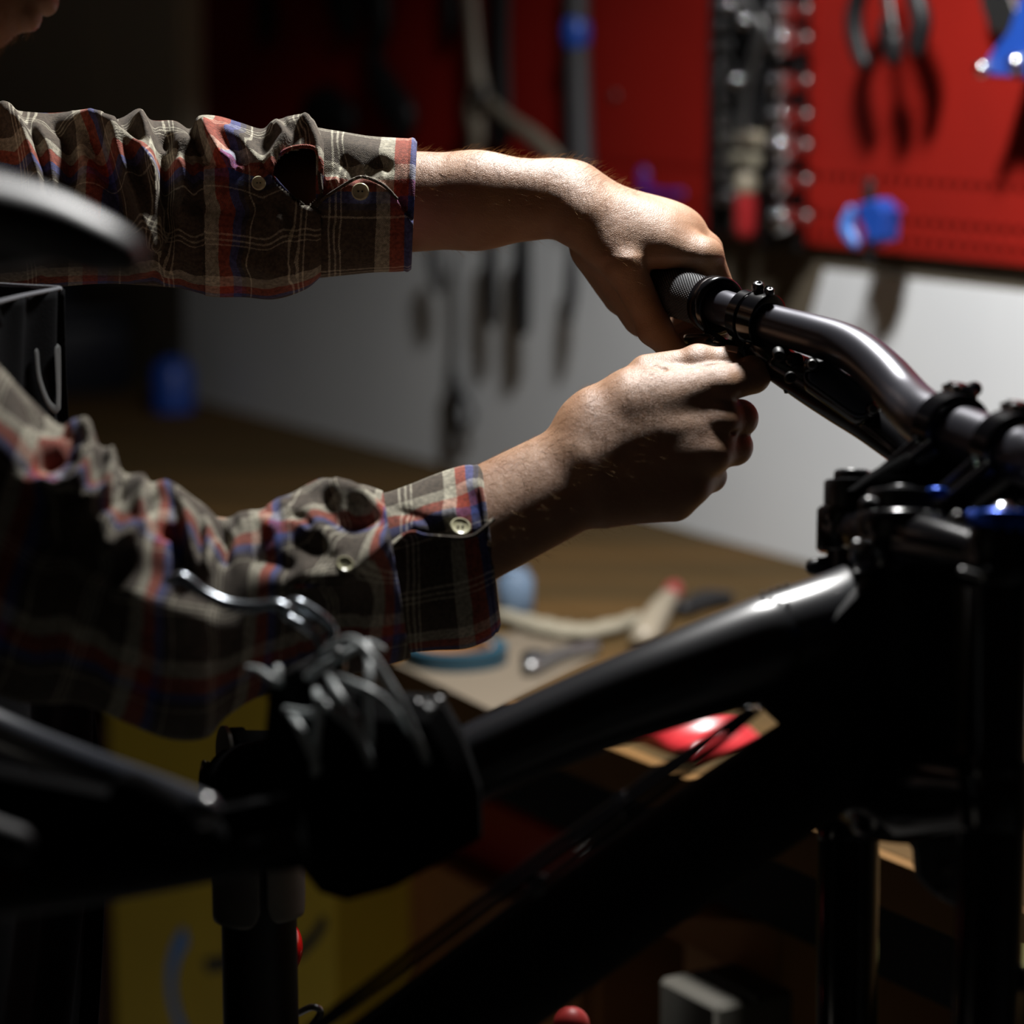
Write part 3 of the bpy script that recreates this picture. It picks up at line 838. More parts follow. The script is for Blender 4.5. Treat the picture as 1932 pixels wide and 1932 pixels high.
# ---- left arm (upper in the picture) sleeve
T = [(0, -430, 330), (.08, -330, 250), (.16, -220, 205), (.25, -100, 190), (.32, 0, 193), (.36, 30, 208), (.40, 90, 213), (.45, 150, 211), (.50, 205, 226), (.53, 230, 222), (.555, 264, 205),
     (.58, 285, 226), (.63, 330, 228), (.665, 358, 243), (.69, 375, 220), (.73, 410, 219), (.78, 455, 232), (.82, 495, 243), (.85, 520, 228), (.885, 553, 219), (.92, 585, 224), (.96, 603, 250), (1, 612, 262)]
B = [(0, -430, 640), (.16, -220, 600), (.32, 0, 560), (.42, 100, 543), (.50, 200, 535), (.58, 290, 540), (.64, 345, 545), (.70, 400, 558), (.78, 460, 560), (.85, 520, 563), (.92, 575, 545), (1, 606, 520)]
Cc = [(0, 1.80, 150), (.32, 1.745, 150), (.6, 1.745, 128), (1, 1.75, 112)]
hole_L = [(598, 283), (602, 310), (604, 340), (608, 356), (600, 370), (586, 382), (572, 386), (556, 376), (540, 360), (520, 345), (512, 332), (514, 315), (525, 295), (545, 281), (570, 276), (588, 277)]
folds = [
    ([(-20, 205), (20, 215), (45, 260), (70, 330), (80, 400), (75, 480)], 26, 15, .3),
    ([(90, 215), (120, 245), (135, 300), (130, 360)], -20, 16),
    ([(140, 215), (185, 240), (222, 300), (255, 370), (278, 440), (290, 465)], 30, 15, -.3),
    ([(60, 230), (90, 280), (100, 350), (98, 420)], 12, 13),
    ([(200, 235), (222, 262), (262, 285), (288, 330), (303, 400), (300, 450), (290, 466)], 26, 14, .3),
    ([(168, 262), (200, 320), (225, 390), (240, 450)], -16, 16),
    ([(262, 212), (276, 245), (287, 300), (296, 350)], 24, 13, .2),
    ([(315, 240), (312, 300), (308, 380), (318, 470)], -22, 14),
    ([(300, 290), (340, 268), (368, 264)], 13, 15),
    ([(376, 226), (390, 262), (415, 300), (440, 316)], 20, 13, -.3),
    ([(358, 240), (372, 275), (392, 318)], -14, 10),
    ([(405, 240), (455, 268), (480, 300), (500, 318)], 13, 14),
    ([(330, 300), (345, 318), (350, 370), (330, 420)], 14, 14),
    ([(503, 250), (520, 238), (535, 262), (512, 300), (510, 330)], 18, 11),
    ([(565, 226), (590, 238), (602, 280), (603, 330)], 16, 12),
    ([(536, 232), (565, 226), (580, 240)], 12, 14),
    ([(330, 360), (380, 390), (470, 400), (510, 380)], -8, 18),
    ([(420, 480), (500, 500), (560, 520)], 9, 20),
    ([(520, 400), (540, 440), (550, 500)], 10, 14),
    ([(250, 520), (300, 490), (320, 520)], 9, 14),
    ([(-150, 230), (-120, 330), (-130, 430)], 22, 18), ([(-250, 260), (-220, 380), (-240, 480)], 20, 20)]
steps = [([(385, 306), (410, 318), (445, 318), (470, 311), (495, 320), (512, 332), (540, 362), (572, 388), (606, 400)], 7)]
sl_L, _ = cloth_tube('shirt_sleeve', T, B, Cc, folds, person, nu=420, nv=190, amp=1.25, uvoff=(0.006, -0.0165), holes=[hole_L], steps=steps, wob=2.6, seed=2)
# forearm skin seen through the placket stays; cuff
T = [(0, 596, 240), (.08, 612, 243), (.3, 655, 250), (.55, 700, 257), (.8, 750, 260), (.93, 777, 262), (1, 787, 268)]
B = [(0, 596, 524), (.3, 655, 517), (.6, 705, 512), (.85, 755, 511), (1, 776, 507)]
Cc = [(0, 1.75, 106), (.5, 1.75, 112), (1, 1.75, 118)]
steps = [([(596, 392), (612, 373), (640, 355), (668, 338), (684, 334), (705, 340), (727, 352), (748, 374), (765, 400), (790, 430)], 8)]
folds = [([(640, 300), (665, 318), (680, 345)], -7, 12), ([(625, 262), (700, 280), (740, 300)], 4, 16), ([(690, 330), (720, 310), (740, 320)], -8, 11), ([(612, 345), (640, 340)], 7, 9), ([(625, 420), (640, 470)], 4, 14)]
cu_L, _ = cloth_tube('shirt_cuff', T, B, Cc, folds, person, nu=150, nv=190, uvoff=(0.004, -0.036), uvk=(1, 0.75), steps=steps, thick=0.003, wob=1.2, seed=5, edge_roll=.1)
hem(cu_L, [(598, 392, -112), (612, 374, -116), (640, 355, -121), (668, 338, -124), (684, 334, -126), (705, 340, -126), (727, 352, -126), (748, 374, -127)], 1.75, 0.0011, 'cuff_edge')
hem(sl_L, [(385, 306, -112), (410, 318, -117), (445, 318, -119), (470, 311, -117), (495, 320, -114), (512, 330, -113), (540, 360, -115), (572, 386, -118)], 1.75, 0.0010, 'placket_edge')
hem(sl_L, [(512, 332, -112), (514, 313, -110), (525, 294, -106), (545, 281, -102), (570, 276, -98), (588, 278, -98), (598, 285, -100), (602, 310, -106), (604, 340, -112), (606, 358, -114)], 1.75, 0.0015, 'placket_edge', m=M_plaid)
button(cu_L, 680, 362, 1.75 - 132 * 1.75 / F, 0.0058, -FW + 0.1 * UP)
button(sl_L, 488, 346, 1.75 - 133 * 1.75 / F, 0.0047, -FW + 0.1 * UP + 0.1 * RT)

# ---- right arm (lower in the picture) sleeve, nearer the camera on the left
T = [(0, -330, 560), (.08, -200, 560), (.16, -80, 610), (.22, 0, 690), (.28, 60, 755), (.32, 112, 800), (.345, 140, 790), (.37, 168, 792), (.39, 188, 840), (.42, 212, 848), (.445, 228, 890), (.47, 262, 896), (.50, 275, 900), (.52, 285, 912), (.56, 318, 912),
     (.62, 375, 945), (.66, 415, 978), (.70, 455, 970), (.74, 495, 962), (.77, 520, 945), (.81, 560, 925), (.85, 608, 902), (.89, 655, 912), (.93, 690, 915), (1, 722, 926)]
B = [(0, -560, 900), (.10, -400, 1050), (.2, -180, 1220), (.3, 20, 1320), (.40, 150, 1330), (.47, 240, 1365), (.54, 320, 1395), (.60, 390, 1392), (.66, 430, 1350), (.72, 500, 1310), (.80, 590, 1290), (.88, 680, 1270), (.94, 735, 1255), (1, 775, 1242)]
Cc = [(0, 1.40, 190), (.22, 1.42, 200), (.5, 1.46, 200), (.75, 1.545, 170), (1, 1.61, 150)]
hole = []
folds = [
    ([(40, 760), (90, 800), (140, 810), (130, 850), (60, 890)], -28, 18),
    ([(60, 905), (100, 925), (140, 905), (165, 860), (185, 838)], 26, 15, .3),
    ([(150, 800), (175, 830), (150, 875), (110, 905)], -18, 14),
    ([(125, 795), (155, 785), (175, 815)], 16, 14),
    ([(205, 845), (222, 880), (200, 930), (150, 960)], 30, 18),
    ([(190, 960), (225, 930), (228, 900)], -26, 12),
    ([(262, 890), (275, 930), (270, 985), (235, 1020), (190, 1050)], 22, 14, .3),
    ([(290, 915), (330, 930), (352, 970), (358, 1030), (370, 1080)], 26, 16, -.2),
    ([(250, 1010), (280, 960), (285, 930)], -14, 10),
    ([(300, 1000), (330, 1010), (345, 1060), (345, 1120)], -20, 15),
    ([(385, 955), (395, 1000), (390, 1050), (395, 1090)], 18, 12),
    ([(380, 1000), (378, 1060)], -16, 8), ([(412, 985), (428, 1020), (425, 1070)], -20, 10),
    ([(440, 985), (470, 975), (500, 985), (520, 1010)], 18, 18),
    ([(500, 965), (530, 950), (545, 975)], 14, 14),
    ([(560, 935), (600, 920), (625, 960), (640, 985), (690, 985), (740, 960)], -15, 20),
    ([(540, 1096), (600, 1092), (645, 1090), (680, 1072), (715, 1040), (750, 1010)], 30, 34),
    ([(530, 965), (570, 975), (590, 1000)], -10, 10),
    ([(610, 910), (660, 925), (700, 950), (750, 990), (775, 1005)], 24, 14, .2),
    ([(560, 985), (610, 1010), (640, 1050)], 12, 22),
    ([(470, 1050), (520, 1060), (560, 1080)], -10, 18),
    ([(200, 1100), (320, 1150), (420, 1180)], 10, 30), ([(80, 1000), (180, 1060), (240, 1100)], -16, 30),
    ([(-100, 640), (-60, 760), (-100, 880)], 26, 26)]
steps = [([(560, 1105), (590, 1100), (620, 1097), (650, 1096), (672, 1090), (700, 1062), (730, 1035), (755, 1012), (790, 1000)], -14)]
sl_R, _ = cloth_tube('shirt_sleeve', T, B, Cc, folds, person, nu=460, nv=200, steps=steps, uvoff=(0.0, 0.0075), wob=3.2, seed=9, shear=0.18, amp=1.15)
T = [(0, 690, 918), (.12, 722, 930), (.3, 770, 915), (.5, 812, 898), (.68, 848, 885), (.82, 875, 878), (.92, 895, 878), (1, 910, 886)]
B = [(0, 700, 1250), (.2, 760, 1235), (.45, 815, 1228), (.7, 880, 1224), (.85, 925, 1205), (1, 945, 1180)]
Cc = [(0, 1.615, 150), (.5, 1.635, 140), (1, 1.65, 135)]
cu_steps = [([(690, 1060), (735, 1035), (775, 1006), (795, 1009), (830, 1011), (870, 1013), (900, 1008), (930, 985), (960, 975)], -11)]
folds = [([(775, 1000), (820, 975), (870, 960)], 5, 18), ([(745, 960), (790, 975), (835, 1000)], -5, 9), ([(880, 900), (915, 930), (935, 985), (950, 1060), (955, 1120)], 5, 14), ([(700, 1100), (760, 1130), (770, 1200)], 5, 20)]
cu_R, _ = cloth_tube('shirt_cuff', T, B, Cc, folds, person, nu=170, nv=200, uvoff=(-0.008, -0.0085), steps=cu_steps, thick=0.003, wob=1.5, seed=15, edge_roll=.08)
hem(cu_R, [(560, 1106, -396), (600, 1104, -366), (640, 1102, -334), (672, 1094, -296), (700, 1068, -262), (725, 1040, -220), (755, 1014, -166), (778, 1004, -156), (800, 1010, -150), (835, 1013, -150), (870, 1015, -148), (895, 1010, -146), (915, 995, -140), (930, 980, -128)], 1.625, 0.0012, 'cuff_edge')
button(cu_R, 868, 996, 1.643 - 150 * 1.65 / F, 0.0066, -FW + 0.75 * UP + 0.25 * RT)
button(sl_R, 650, 1066, 1.583 - 212 * 1.6 / F, 0.0052, -FW + 0.6 * UP + 0.3 * RT)

# ---- shirt body, apron, trousers, boots
def shirt_body():
    S = body_core(0.012, legs=False, arms=False)
    S.g[:, :, :int((0.90 + 0.02) / S.vox)] = 1
    S.g[:, :, int((1.47 + 0.02) / S.vox):] = 1
    V, Q = S.mesh(); Q = orient(V, Q)
    rel = V - TC; uv = np.stack([rel @ RD + 0.6 * (rel @ FD), V[:, 2]], 1)
    MB().add(V, Q).build('shirt_body', M_plaid, person, uv=uv, sharp=180)
    S = body_core(0.014, arms=False)
    S.g[:, :, int((1.01 + 0.02) / S.vox):] = 1
    S.g[:, :, :int((0.12 + 0.02) / S.vox)] = 1
    V, Q = S.mesh(); MB().add(V, orient(V, Q)).build('trousers', M_denim, person, sharp=180)
    for sg in (-1, 1):
        S = SDF((-0.9, 1.0, -0.01), (-0.2, 2.1, 0.2), 0.008)
        S.cone(T3(-0.12, sg * 0.13, 0.058), T3(0.09, sg * 0.14, 0.045), 0.052, 0.044, 0.03)
        S.cone(T3(-0.12, sg * 0.13, 0.06), T3(-0.11, sg * 0.13, 0.15), 0.055, 0.056, 0.03)
        S.g[:, :, :int(0.014 / S.vox)] = 1
        V, Q = S.mesh(); MB().add(V, orient(V, Q)).build('boot', M_shoe, person, sharp=180)
shirt_body()

def apron():
    """bib sheet in plan, standing off the chest, extruded down with soft creases"""
    plan = np.array([(-0.395, 1.285), (-0.345, 1.36), (-0.312, 1.45), (-0.297, 1.537), (-0.2895, 1.575), (-0.279, 1.612), (-0.2765, 1.621), (-0.283, 1.628), (-0.319, 1.649), (-0.365, 1.690), (-0.42, 1.735), (-0.49, 1.765)])
    p = spline(plan, 120); nz = 150
    zt = 1.3775
    zs = np.linspace(zt, 0.62, nz)
    V = []
    s_ = np.linspace(0, 1, len(p))
    for z in zs:
        k = (zt - z)
        fall = 0.018 * math.sin(k * 5) * min(1, k * 4) - 0.02 * k
        rip = 0.006 * np.sin(s_ * 30 + k * 6) * min(1, k * 3) + 0.003 * np.sin(s_ * 60 + k * 25)
        for i, q in enumerate(p):
            V.append((q[0] + (fall + rip[i]) * FD[0], q[1] + (fall + rip[i]) * FD[1], z))
    n = len(p)
    Fc = [(i * n + j, (i + 1) * n + j, (i + 1) * n + j + 1, i * n + j + 1) for i in range(nz - 1) for j in range(n - 1)]
    ap = MB().add(V, Fc).build('apron', M_apron, person, sharp=180)
    md = ap.modifiers.new('cloth', 'SOLIDIFY'); md.thickness = 0.0015
    top = np.array([(q[0], q[1], zt + 0.0005) for q in p])
    MB().tube(top[::2], 0.0014, 8).build('apron_hem', M_denim, ap)
    # printed letters, only their ends show beside the sleeve
    V = np.array(V).reshape(nz, n, 3)
    mb = MB()
    def on(sv, zv):
        j = np.clip(sv, 0, 1) * (n - 1); i = np.clip((zt - zv) / (zt - 0.62), 0, 1) * (nz - 1)
        return V[int(round(i)), int(round(j))] + np.array([0.0018, -0.0006, 0])
    def glyph(path, r=0.0028):
        pts = np.array([on(a, b) for a, b in path]); mb.tube(spline(pts, 24), r, 6, flat=((0.97, -0.25, 0), 0.12))
    for s0 in (0.395, 0.438):
        glyph([(s0, 1.342), (s0 + 0.002, 1.325), (s0 + 0.01, 1.310), (s0 + 0.024, 1.306), (s0 + 0.034, 1.315), (s0 + 0.036, 1.342)])
    mb.build('apron_lettering', M_print_white, ap)
    mb = MB().tube(spline([T3(0.09, 0.10, 1.375), T3(0.06, 0.09, 1.45), T3(-0.06, 0.07, 1.47), T3(-0.08, -0.05, 1.47), T3(0.05, -0.09, 1.45), T3(0.09, -0.10, 1.375)], 40), 0.010, 10, flat=(FD + 0.5 * ZZ, 0.3))
    mb.build('neck_strap', M_apron, ap)
apron()

# ================================================================== BICYCLE
def R(px, D): return px * D / F             # pixel size at depth D in metres
bike = empty('mountain_bike', P(1720, 1932, 1.45), 'black downhill bicycle without wheels, clamped in the repair stand', 'bicycle')
def tubepx(mb, pts, n=24, samples=0, **k):
    """pts: (x, y, D, radius px)"""
    W = [P(x, y, D) for x, y, D, r in pts]; rr = [R(r, D) for x, y, D, r in pts]
    return mb.tube(W, rr, n, samples=samples, **k)

def frame():
    mb = MB()
    tubepx(mb, [(1628, 1155, 1.477, 96), (1560, 1190, 1.461, 104), (1470, 1216, 1.448, 100), (1420, 1232, 1.441, 97), (1250, 1292, 1.43, 86), (1070, 1362, 1.425, 78), (880, 1448, 1.42, 74), (740, 1515, 1.42, 72)], 36, 70, caps=0.5)
    fr = mb.build('frame', M_frame, bike, sharp=180)
    mb = MB().tube([P(1728, 1020, 1.452), P(1734, 1130, 1.452), P(1746, 1380, 1.45), P(1752, 1470, 1.45)], [R(96, 1.45), R(96, 1.45), R(92, 1.45), R(62, 1.45)], 32, caps=0.05)
    mb.build('head_tube', M_black, bike)
    mb = MB()
    tubepx(mb, [(1735, 1350, 1.45, 92), (1620, 1395, 1.445, 102), (1400, 1535, 1.43, 104), (1150, 1712, 1.41, 102), (900, 1892, 1.39, 104), (700, 2040, 1.375, 104), (560, 2150, 1.365, 100)], 36, 50, caps=0.3)
    mb.build('down_tube', M_black, bike, sharp=180)
    # gusset web closing the angle at the head
    mb = MB().prism([P(1420, 1320, 1.425), P(1640, 1090, 1.43), P(1745, 1060, 1.435), P(1748, 1450, 1.435), P(1560, 1450, 1.43)], FW * 0.028, 0.004)
    mb.build('head_gusset', M_black, bike)
    mb = MB(); c = P(1619, 1030, 1.425)
    mb.lathe(c, -FW + 0.8 * UP, [(-0.010, 0.004), (0.0, 0.0040), (0.0015, 0.0035), (0.002, 0.0018), (0.0005, 0.0015)], 16).build('cable_port_bolt', M_steel, bike)
    # raised cable boss behind the head tube
    mb = MB()      # small domed rivets along the top tube near the head
    for k in range(4):
        x = 1440 + k * 15; mb.ball(P(x, 1121 - (x - 1440) * 0.34, 1.435), 0.0016, 10)
    sag(mb.build('top_tube_rivets', M_frame, bike))
    # rear triangle
    mb = MB(); tubepx(mb, [(-420, 1175, 1.33, 42), (-200, 1285, 1.325, 41), (0, 1384, 1.315, 40), (140, 1441, 1.293, 39), (260, 1484, 1.26, 38), (345, 1515, 1.228, 36), (384, 1529, 1.213, 33)], 26, 40)
    mb.build('seat_stay', M_stay, bike, sharp=180)
    mb = MB(); tubepx(mb, [(-420, 1740, 1.10, 62), (0, 1678, 1.20, 56), (200, 1648, 1.24, 54), (420, 1608, 1.28, 52), (520, 1590, 1.30, 50)], 26, 40)
    mb.build('chain_stay', M_black, bike, sharp=180)
    mb = MB().tube([P(250, 1500, 1.20), P(330, 1545, 1.22), P(420, 1600, 1.30)], 0.011, 14, samples=10); mb.build('stay_yoke', M_deadblack, bike)
    MB().lathe(P(575, 2140, 1.33), FW, [(0, 0.018), (0.002, 0.024), (0.07, 0.024), (0.072, 0.018)], 28).build('bottom_bracket', M_black, bike)
    mb = MB().prism([P(-300, 1400, 1.17), P(60, 1470, 1.20), P(380, 1535, 1.26), P(560, 1500, 1.30), P(590, 1640, 1.30), P(440, 1652, 1.28), P(100, 1680, 1.22), P(-300, 1740, 1.13)], FW * 0.03, 0.005)
    mb.build('rocker_link', M_deadblack, bike)
    mb = MB(); tubepx(mb, [(-380, 1490, 1.16, 40), (-100, 1555, 1.17, 42), (30, 1592, 1.175, 36)], 22, 16)
    mb.build('shock_absorber', M_black, bike, sharp=180)
    # housings strapped along the down tube
    for k, (pts, r) in enumerate((
        ([(1412, 1340), (1350, 1385), (1290, 1438), (1172, 1524), (1080, 1592), (1000, 1650), (900, 1728), (760, 1832), (600, 1945), (500, 2020)], 8.5),
        ([(1430, 1340), (1385, 1378), (1330, 1428), (1240, 1500), (1130, 1585), (1030, 1660), (900, 1760), (740, 1880), (600, 1985)], 7.5),
        ([(1400, 1352), (1330, 1398), (1250, 1448), (1150, 1522), (1040, 1598), (960, 1658), (800, 1778), (620, 1912), (500, 2000)], 7.5))):
        mb = MB(); tubepx(mb, [(x, y, 1.375 + 0.012 * (k == 2) - (1412 - x) * 0.00006, r) for x, y in pts], 12, 60)
        mb.build('cable_housing', M_gloss, bike, sharp=180)
    for x, y in ((1180, 1520), (1010, 1668)):
        mb = MB(); ax = np.array([P(x + 10, y - 7, 1.38) - P(x, y, 1.38)])[0]; ax /= np.linalg.norm(ax)
        mb.lathe(P(x, y, 1.375), ax, [(-0.004, 0.0065), (-0.0035, 0.0075), (0.0035, 0.0075), (0.004, 0.0065)], 18)
        mb.box(P(x + 6, y - 6, 1.37), (0.004, 0.0025, 0.003))
        mb.build('cable_clip', M_gloss, bike)
M_stay = mat('gloss_black_tube', (0.03, 0.034, 0.045), 0.30, spec=1.0, coat=0.3)
M_deadblack = mat('dull_black_casting', (0.002, 0.002, 0.0022), 0.95, spec=0.04)
M_frame = mat('satin_black_frame', (0.007, 0.0078, 0.011), 0.30, spec=0.8, bump=(700, 0.04, 0.0003))
frame()

UPB = (P(1610, 885, 1.52) - P(1598, 1500, 1.50)); UPB /= np.linalg.norm(UPB)       # steering axis
BARD = P(1932, 862, 1.43) - P(1840, 828, 1.475); BARD /= np.linalg.norm(BARD)       # bar axis at the stem
FWD = np.cross(UPB, BARD); FWD /= np.linalg.norm(FWD)
if FWD[0] < 0: FWD = -FWD
def fork():
    def leg(xt, xb, D, rs, rl, ytop, ystep):
        g = lambda x, y, D=D: P(x, y, D)
        f = lambda y: xt + (xb - xt) * (y - ytop) / (1932 - ytop)
        mb = MB().tube([g(f(ytop), ytop), g(f(ystep), ystep)], R(rs, D), 32, caps=0.05)
        mb.build('fork_stanchion', M_gloss, bike)
        mb = MB().tube([g(f(ystep), ystep - 6), g(f(ystep), ystep + 18), g(f(1932), 1932), g(f(2900), 2900)], [R(rl * 0.96, D), R(rl, D), R(rl, D), R(rl * 0.9, D)], 32, caps=0.1)
        mb.lathe(g(f(ystep), ystep - 4), UPB, [(0, R(rs, D)), (0, R(rl * 1.03, D)), (-0.008, R(rl * 1.03, D)), (-0.009, R(rl, D))], 32)
        mb.build('fork_lower_leg', M_gloss, bike)
        return f
    leg(1608, 1597, 1.52, 47, 58, 905, 1560)
    leg(1892, 1862, 1.37, 59, 65, 985, 1440)
    # top caps
    c = P(1608, 908, 1.52); r = R(53, 1.52)
    mb = MB().lathe(c, UPB, [(-0.030, r * 0.9), (-0.030, r), (-0.001, r), (0.0, r * 0.96), (0.0005, r * 0.66), (0.0035, r * 0.66), (0.0055, r * 0.64), (0.0062, r * 0.58), (0.0062, 0.0001)], 40)
    mb.build('stanchion_cap', M_blackmet, bike)
    mb = MB()
    for a, b in ((0.010, 0.004), (0.006, 0.001), (0.012, -0.001), (0.009, -0.004)):
        mb.ball(c + UPB * 0.0066 + BARD * a * 0.6 + FWD * b, 0.0012, 10)
    mb.build('adjuster_screws', M_darksteel, bike)
    c = P(1893, 976, 1.37); r = R(66, 1.37)
    mb = MB().lathe(c, UPB, [(-0.006, r * 0.97), (-0.0055, r), (0.001, r), (0.0022, r * 0.95), (0.0026, r * 0.6), (0.0030, r * 0.3), (0.0030, 0.0001)], 40)
    kb = mb.build('adjuster_knob', M_blue, bike); lab(kb, 'blue anodised fork adjuster knob')
    mb = MB()
    for k in range(16):
        a = k / 16 * 2 * math.pi; u = BARD * math.cos(a) + FWD * math.sin(a)
        mb.ball(c + u * r * 0.99 - UPB * 0.002, 0.0020, 8)
    mb.build('knob_ribs', M_blue, kb)
    MB().lathe(c + UPB * 0.003, UPB, [(0, 0.0085), (0.003, 0.006), (0.0042, 0.004), (0.003, 0.0025), (0.003, 0.0001)], 14).build('knob_bolt', M_steel, kb)
    MB().lathe(P(1890, 1025, 1.37), UPB, [(-0.02, R(60, 1.37)), (-0.019, R(62, 1.37)), (0.008, R(62, 1.37)), (0.009, R(59, 1.37))], 36).build('stanchion_cap', M_gloss, bike)
    # crowns: clamp rings round both stanchions joined by a waisted bridge
    for y1, y2, hh, rr, nm in ((1000, 1062, 0.021, 1.34, 'upper_crown'), (1490, 1500, 0.030, 1.32, 'lower_crown')):
        A = P(1606 - (y1 - 905) * 0.011, y1, 1.52); Bq = P(1891 - (y2 - 985) * 0.03, y2, 1.37)
        r1, r2 = R(48 * rr, 1.52), R(53 * rr, 1.37)
        prof = lambda r, h: [(-h, r * 0.90), (-h * 0.86, r), (h * 0.86, r), (h, r * 0.92), (h, r * 0.7)]
        mb = MB(); mb.lathe(A, UPB, prof(r1, hh * 0.62), 32); mb.lathe(Bq, UPB, prof(r2, hh * 0.62), 32)
        M1 = (A + Bq) / 2 - FWD * 0.012
        ax = np.array([BARD, FWD, UPB])
        mb.tube([A, M1, Bq], [hh * 0.60, hh * 0.95, hh * 0.60], 20, samples=16, caps=False)
        mb.lathe(M1, UPB, prof(0.026, hh * 0.8), 30)
        mb.build(nm, M_gloss, bike)
    # small lit step on the far leg clamp and arch piece
    mb = MB().tube([P(1535, 1070, 1.52), P(1560, 1065, 1.52)], R(16, 1.52), 14); mb.build('cable_guide', M_blackmet, bike)
    # guard lobe with two bolts beside the near leg
    mb = MB().prism([P(1660, 1545, 1.44), P(1668, 1553, 1.44), P(1712, 1585, 1.44), P(1730, 1610, 1.44), P(1733, 1660, 1.44), P(1762, 1690, 1.44), P(1800, 1712, 1.44), P(1860, 1700, 1.44), P(1860, 1480, 1.44), P(1800, 1490, 1.44), P(1745, 1500, 1.44)], FW * 0.02, 0.003)
    mb.build('fork_bumper', M_rubber, bike)
    for x, y in ((1789, 1641), (1785, 1686)):
        mb = MB().lathe(P(x, y, 1.437), -FW, [(-0.003, 0.0035), (0.001, 0.0035), (0.0018, 0.003), (0.0018, 0.0018), (0.0006, 0.0016), (0.0006, 0.0001)], 12)
        mb.build('bumper_bolt', M_darksteel, bike)
    mb = MB().tube([P(1920, 1820, 1.36), P(1932, 1835, 1.36), P(1934, 1870, 1.36)], R(7, 1.36), 10, samples=8); mb.build('brake_hose', M_gloss, bike)
    MB().tube([P(1816, 1078, 1.345), P(1842, 1086, 1.345)], R(8, 1.345), 12).build('pinch_bolt', M_darksteel, bike)
    MB().tube([P(1800, 982, 1.345), P(1806, 974, 1.345)], R(9, 1.345), 12).build('pinch_bolt', M_darksteel, bike)
fork()

def stem():
    st = None
    for k, (x, y, D) in enumerate(((1795, 812, 1.497), (1906, 850, 1.445))):
        c = P(x, y, D); rb = 0.0159
        prof = [(-0.0085, rb), (-0.0085, rb + 0.0045), (-0.0075, rb + 0.0058), (0.0075, rb + 0.0058), (0.0085, rb + 0.0045), (0.0085, rb)]
        mb = MB().lathe(c, BARD, prof, 36, closed=True)
        # split lugs with bolts, top and bottom
        for a in (0.95, -1):
            q = c + UPB * a * 0.0235 + FWD * 0.006
            mb.box(q, (0.0085, 0.0075, 0.0050), np.array([BARD, FWD, UPB]), bev=0.3)
        # arm running back to the crown
        a0 = c - FWD * 0.012 - UPB * 0.014; a1 = P(x - 112, y + 108, D + 0.012)
        d = a1 - a0; L = np.linalg.norm(d); d /= L; u = np.cross(BARD, d); u /= np.linalg.norm(u)
        mb.box((a0 + a1) / 2, (0.0095, L / 2 + 0.006, 0.0115), np.array([BARD, d, u]), bev=0.25)
        o = mb.build('stem' if k == 0 else 'stem_arm', M_gloss, bike)
        for e in (-1, 1):
            mb = MB().tube([a0 + BARD * e * 0.0068 + u * 0.0114 * (1 if u[2] > 0 else -1) - d * 0.004, a1 + BARD * e * 0.0068 + u * 0.0114 * (1 if u[2] > 0 else -1)], 0.0014, 10)
            mb.build('stem_rib', M_blackmet, o)
        for e in (-1, 1):
            mb = MB().lathe(c + UPB * 0.0232 + FWD * 0.004 + BARD * e * 0.0042 - FWD * 0.004, -FWD * 0.3 + UPB, [(-0.003, 0.0034), (0.002, 0.0034), (0.003, 0.0028), (0.003, 0.0016), (0.0015, 0.0015), (0.0015, 0.0001)], 14)
            mb.build('clamp_bolt', M_steel, o)
        MB().tube([c + UPB * 0.022 + FWD * 0.008, c + UPB * 0.025 + FWD * 0.015], 0.0045, 14).build('bolt_boss', M_gloss, o)
    MB().prism([P(1656, 888, 1.487), P(1762, 826, 1.487), P(1812, 880, 1.487), P(1900, 905, 1.462), P(1960, 930, 1.462), P(1960, 1010, 1.462), P(1620, 1010, 1.487), P(1604, 925, 1.487)], FW * 0.03, 0.003).build('stem_body', M_deadblack, bike)
    c = P(1700, 930, 1.45)
    mb = MB().lathe(c, UPB, [(-0.010, 0.014), (-0.010, 0.0185), (0.0, 0.0185), (0.0012, 0.0175), (0.0012, 0.0125), (-0.001, 0.012), (-0.001, 0.0085), (0.003, 0.008), (0.0038, 0.007), (0.003, 0.003), (0.001, 0.0028), (0.001, 0.0001)], 36)
    mb.build('top_cap', M_blackmet, bike)
    mb = MB().tube([P(1640, 955, 1.44), P(1662, 957, 1.438), P(1690, 966, 1.436)], [R(20, 1.44), R(14, 1.44), R(9, 1.44)], 14, samples=10); mb.build('crown_ridge', M_frame, bike)
    lab(MB().lathe(P(1768, 928, 1.44), UPB, [(-0.004, 0.005), (-0.003, 0.0062), (0.001, 0.0062), (0.002, 0.005), (0.002, 0.0001)], 16).build('headset_spacer', M_blue, bike), 'blue anodised cap')
stem()

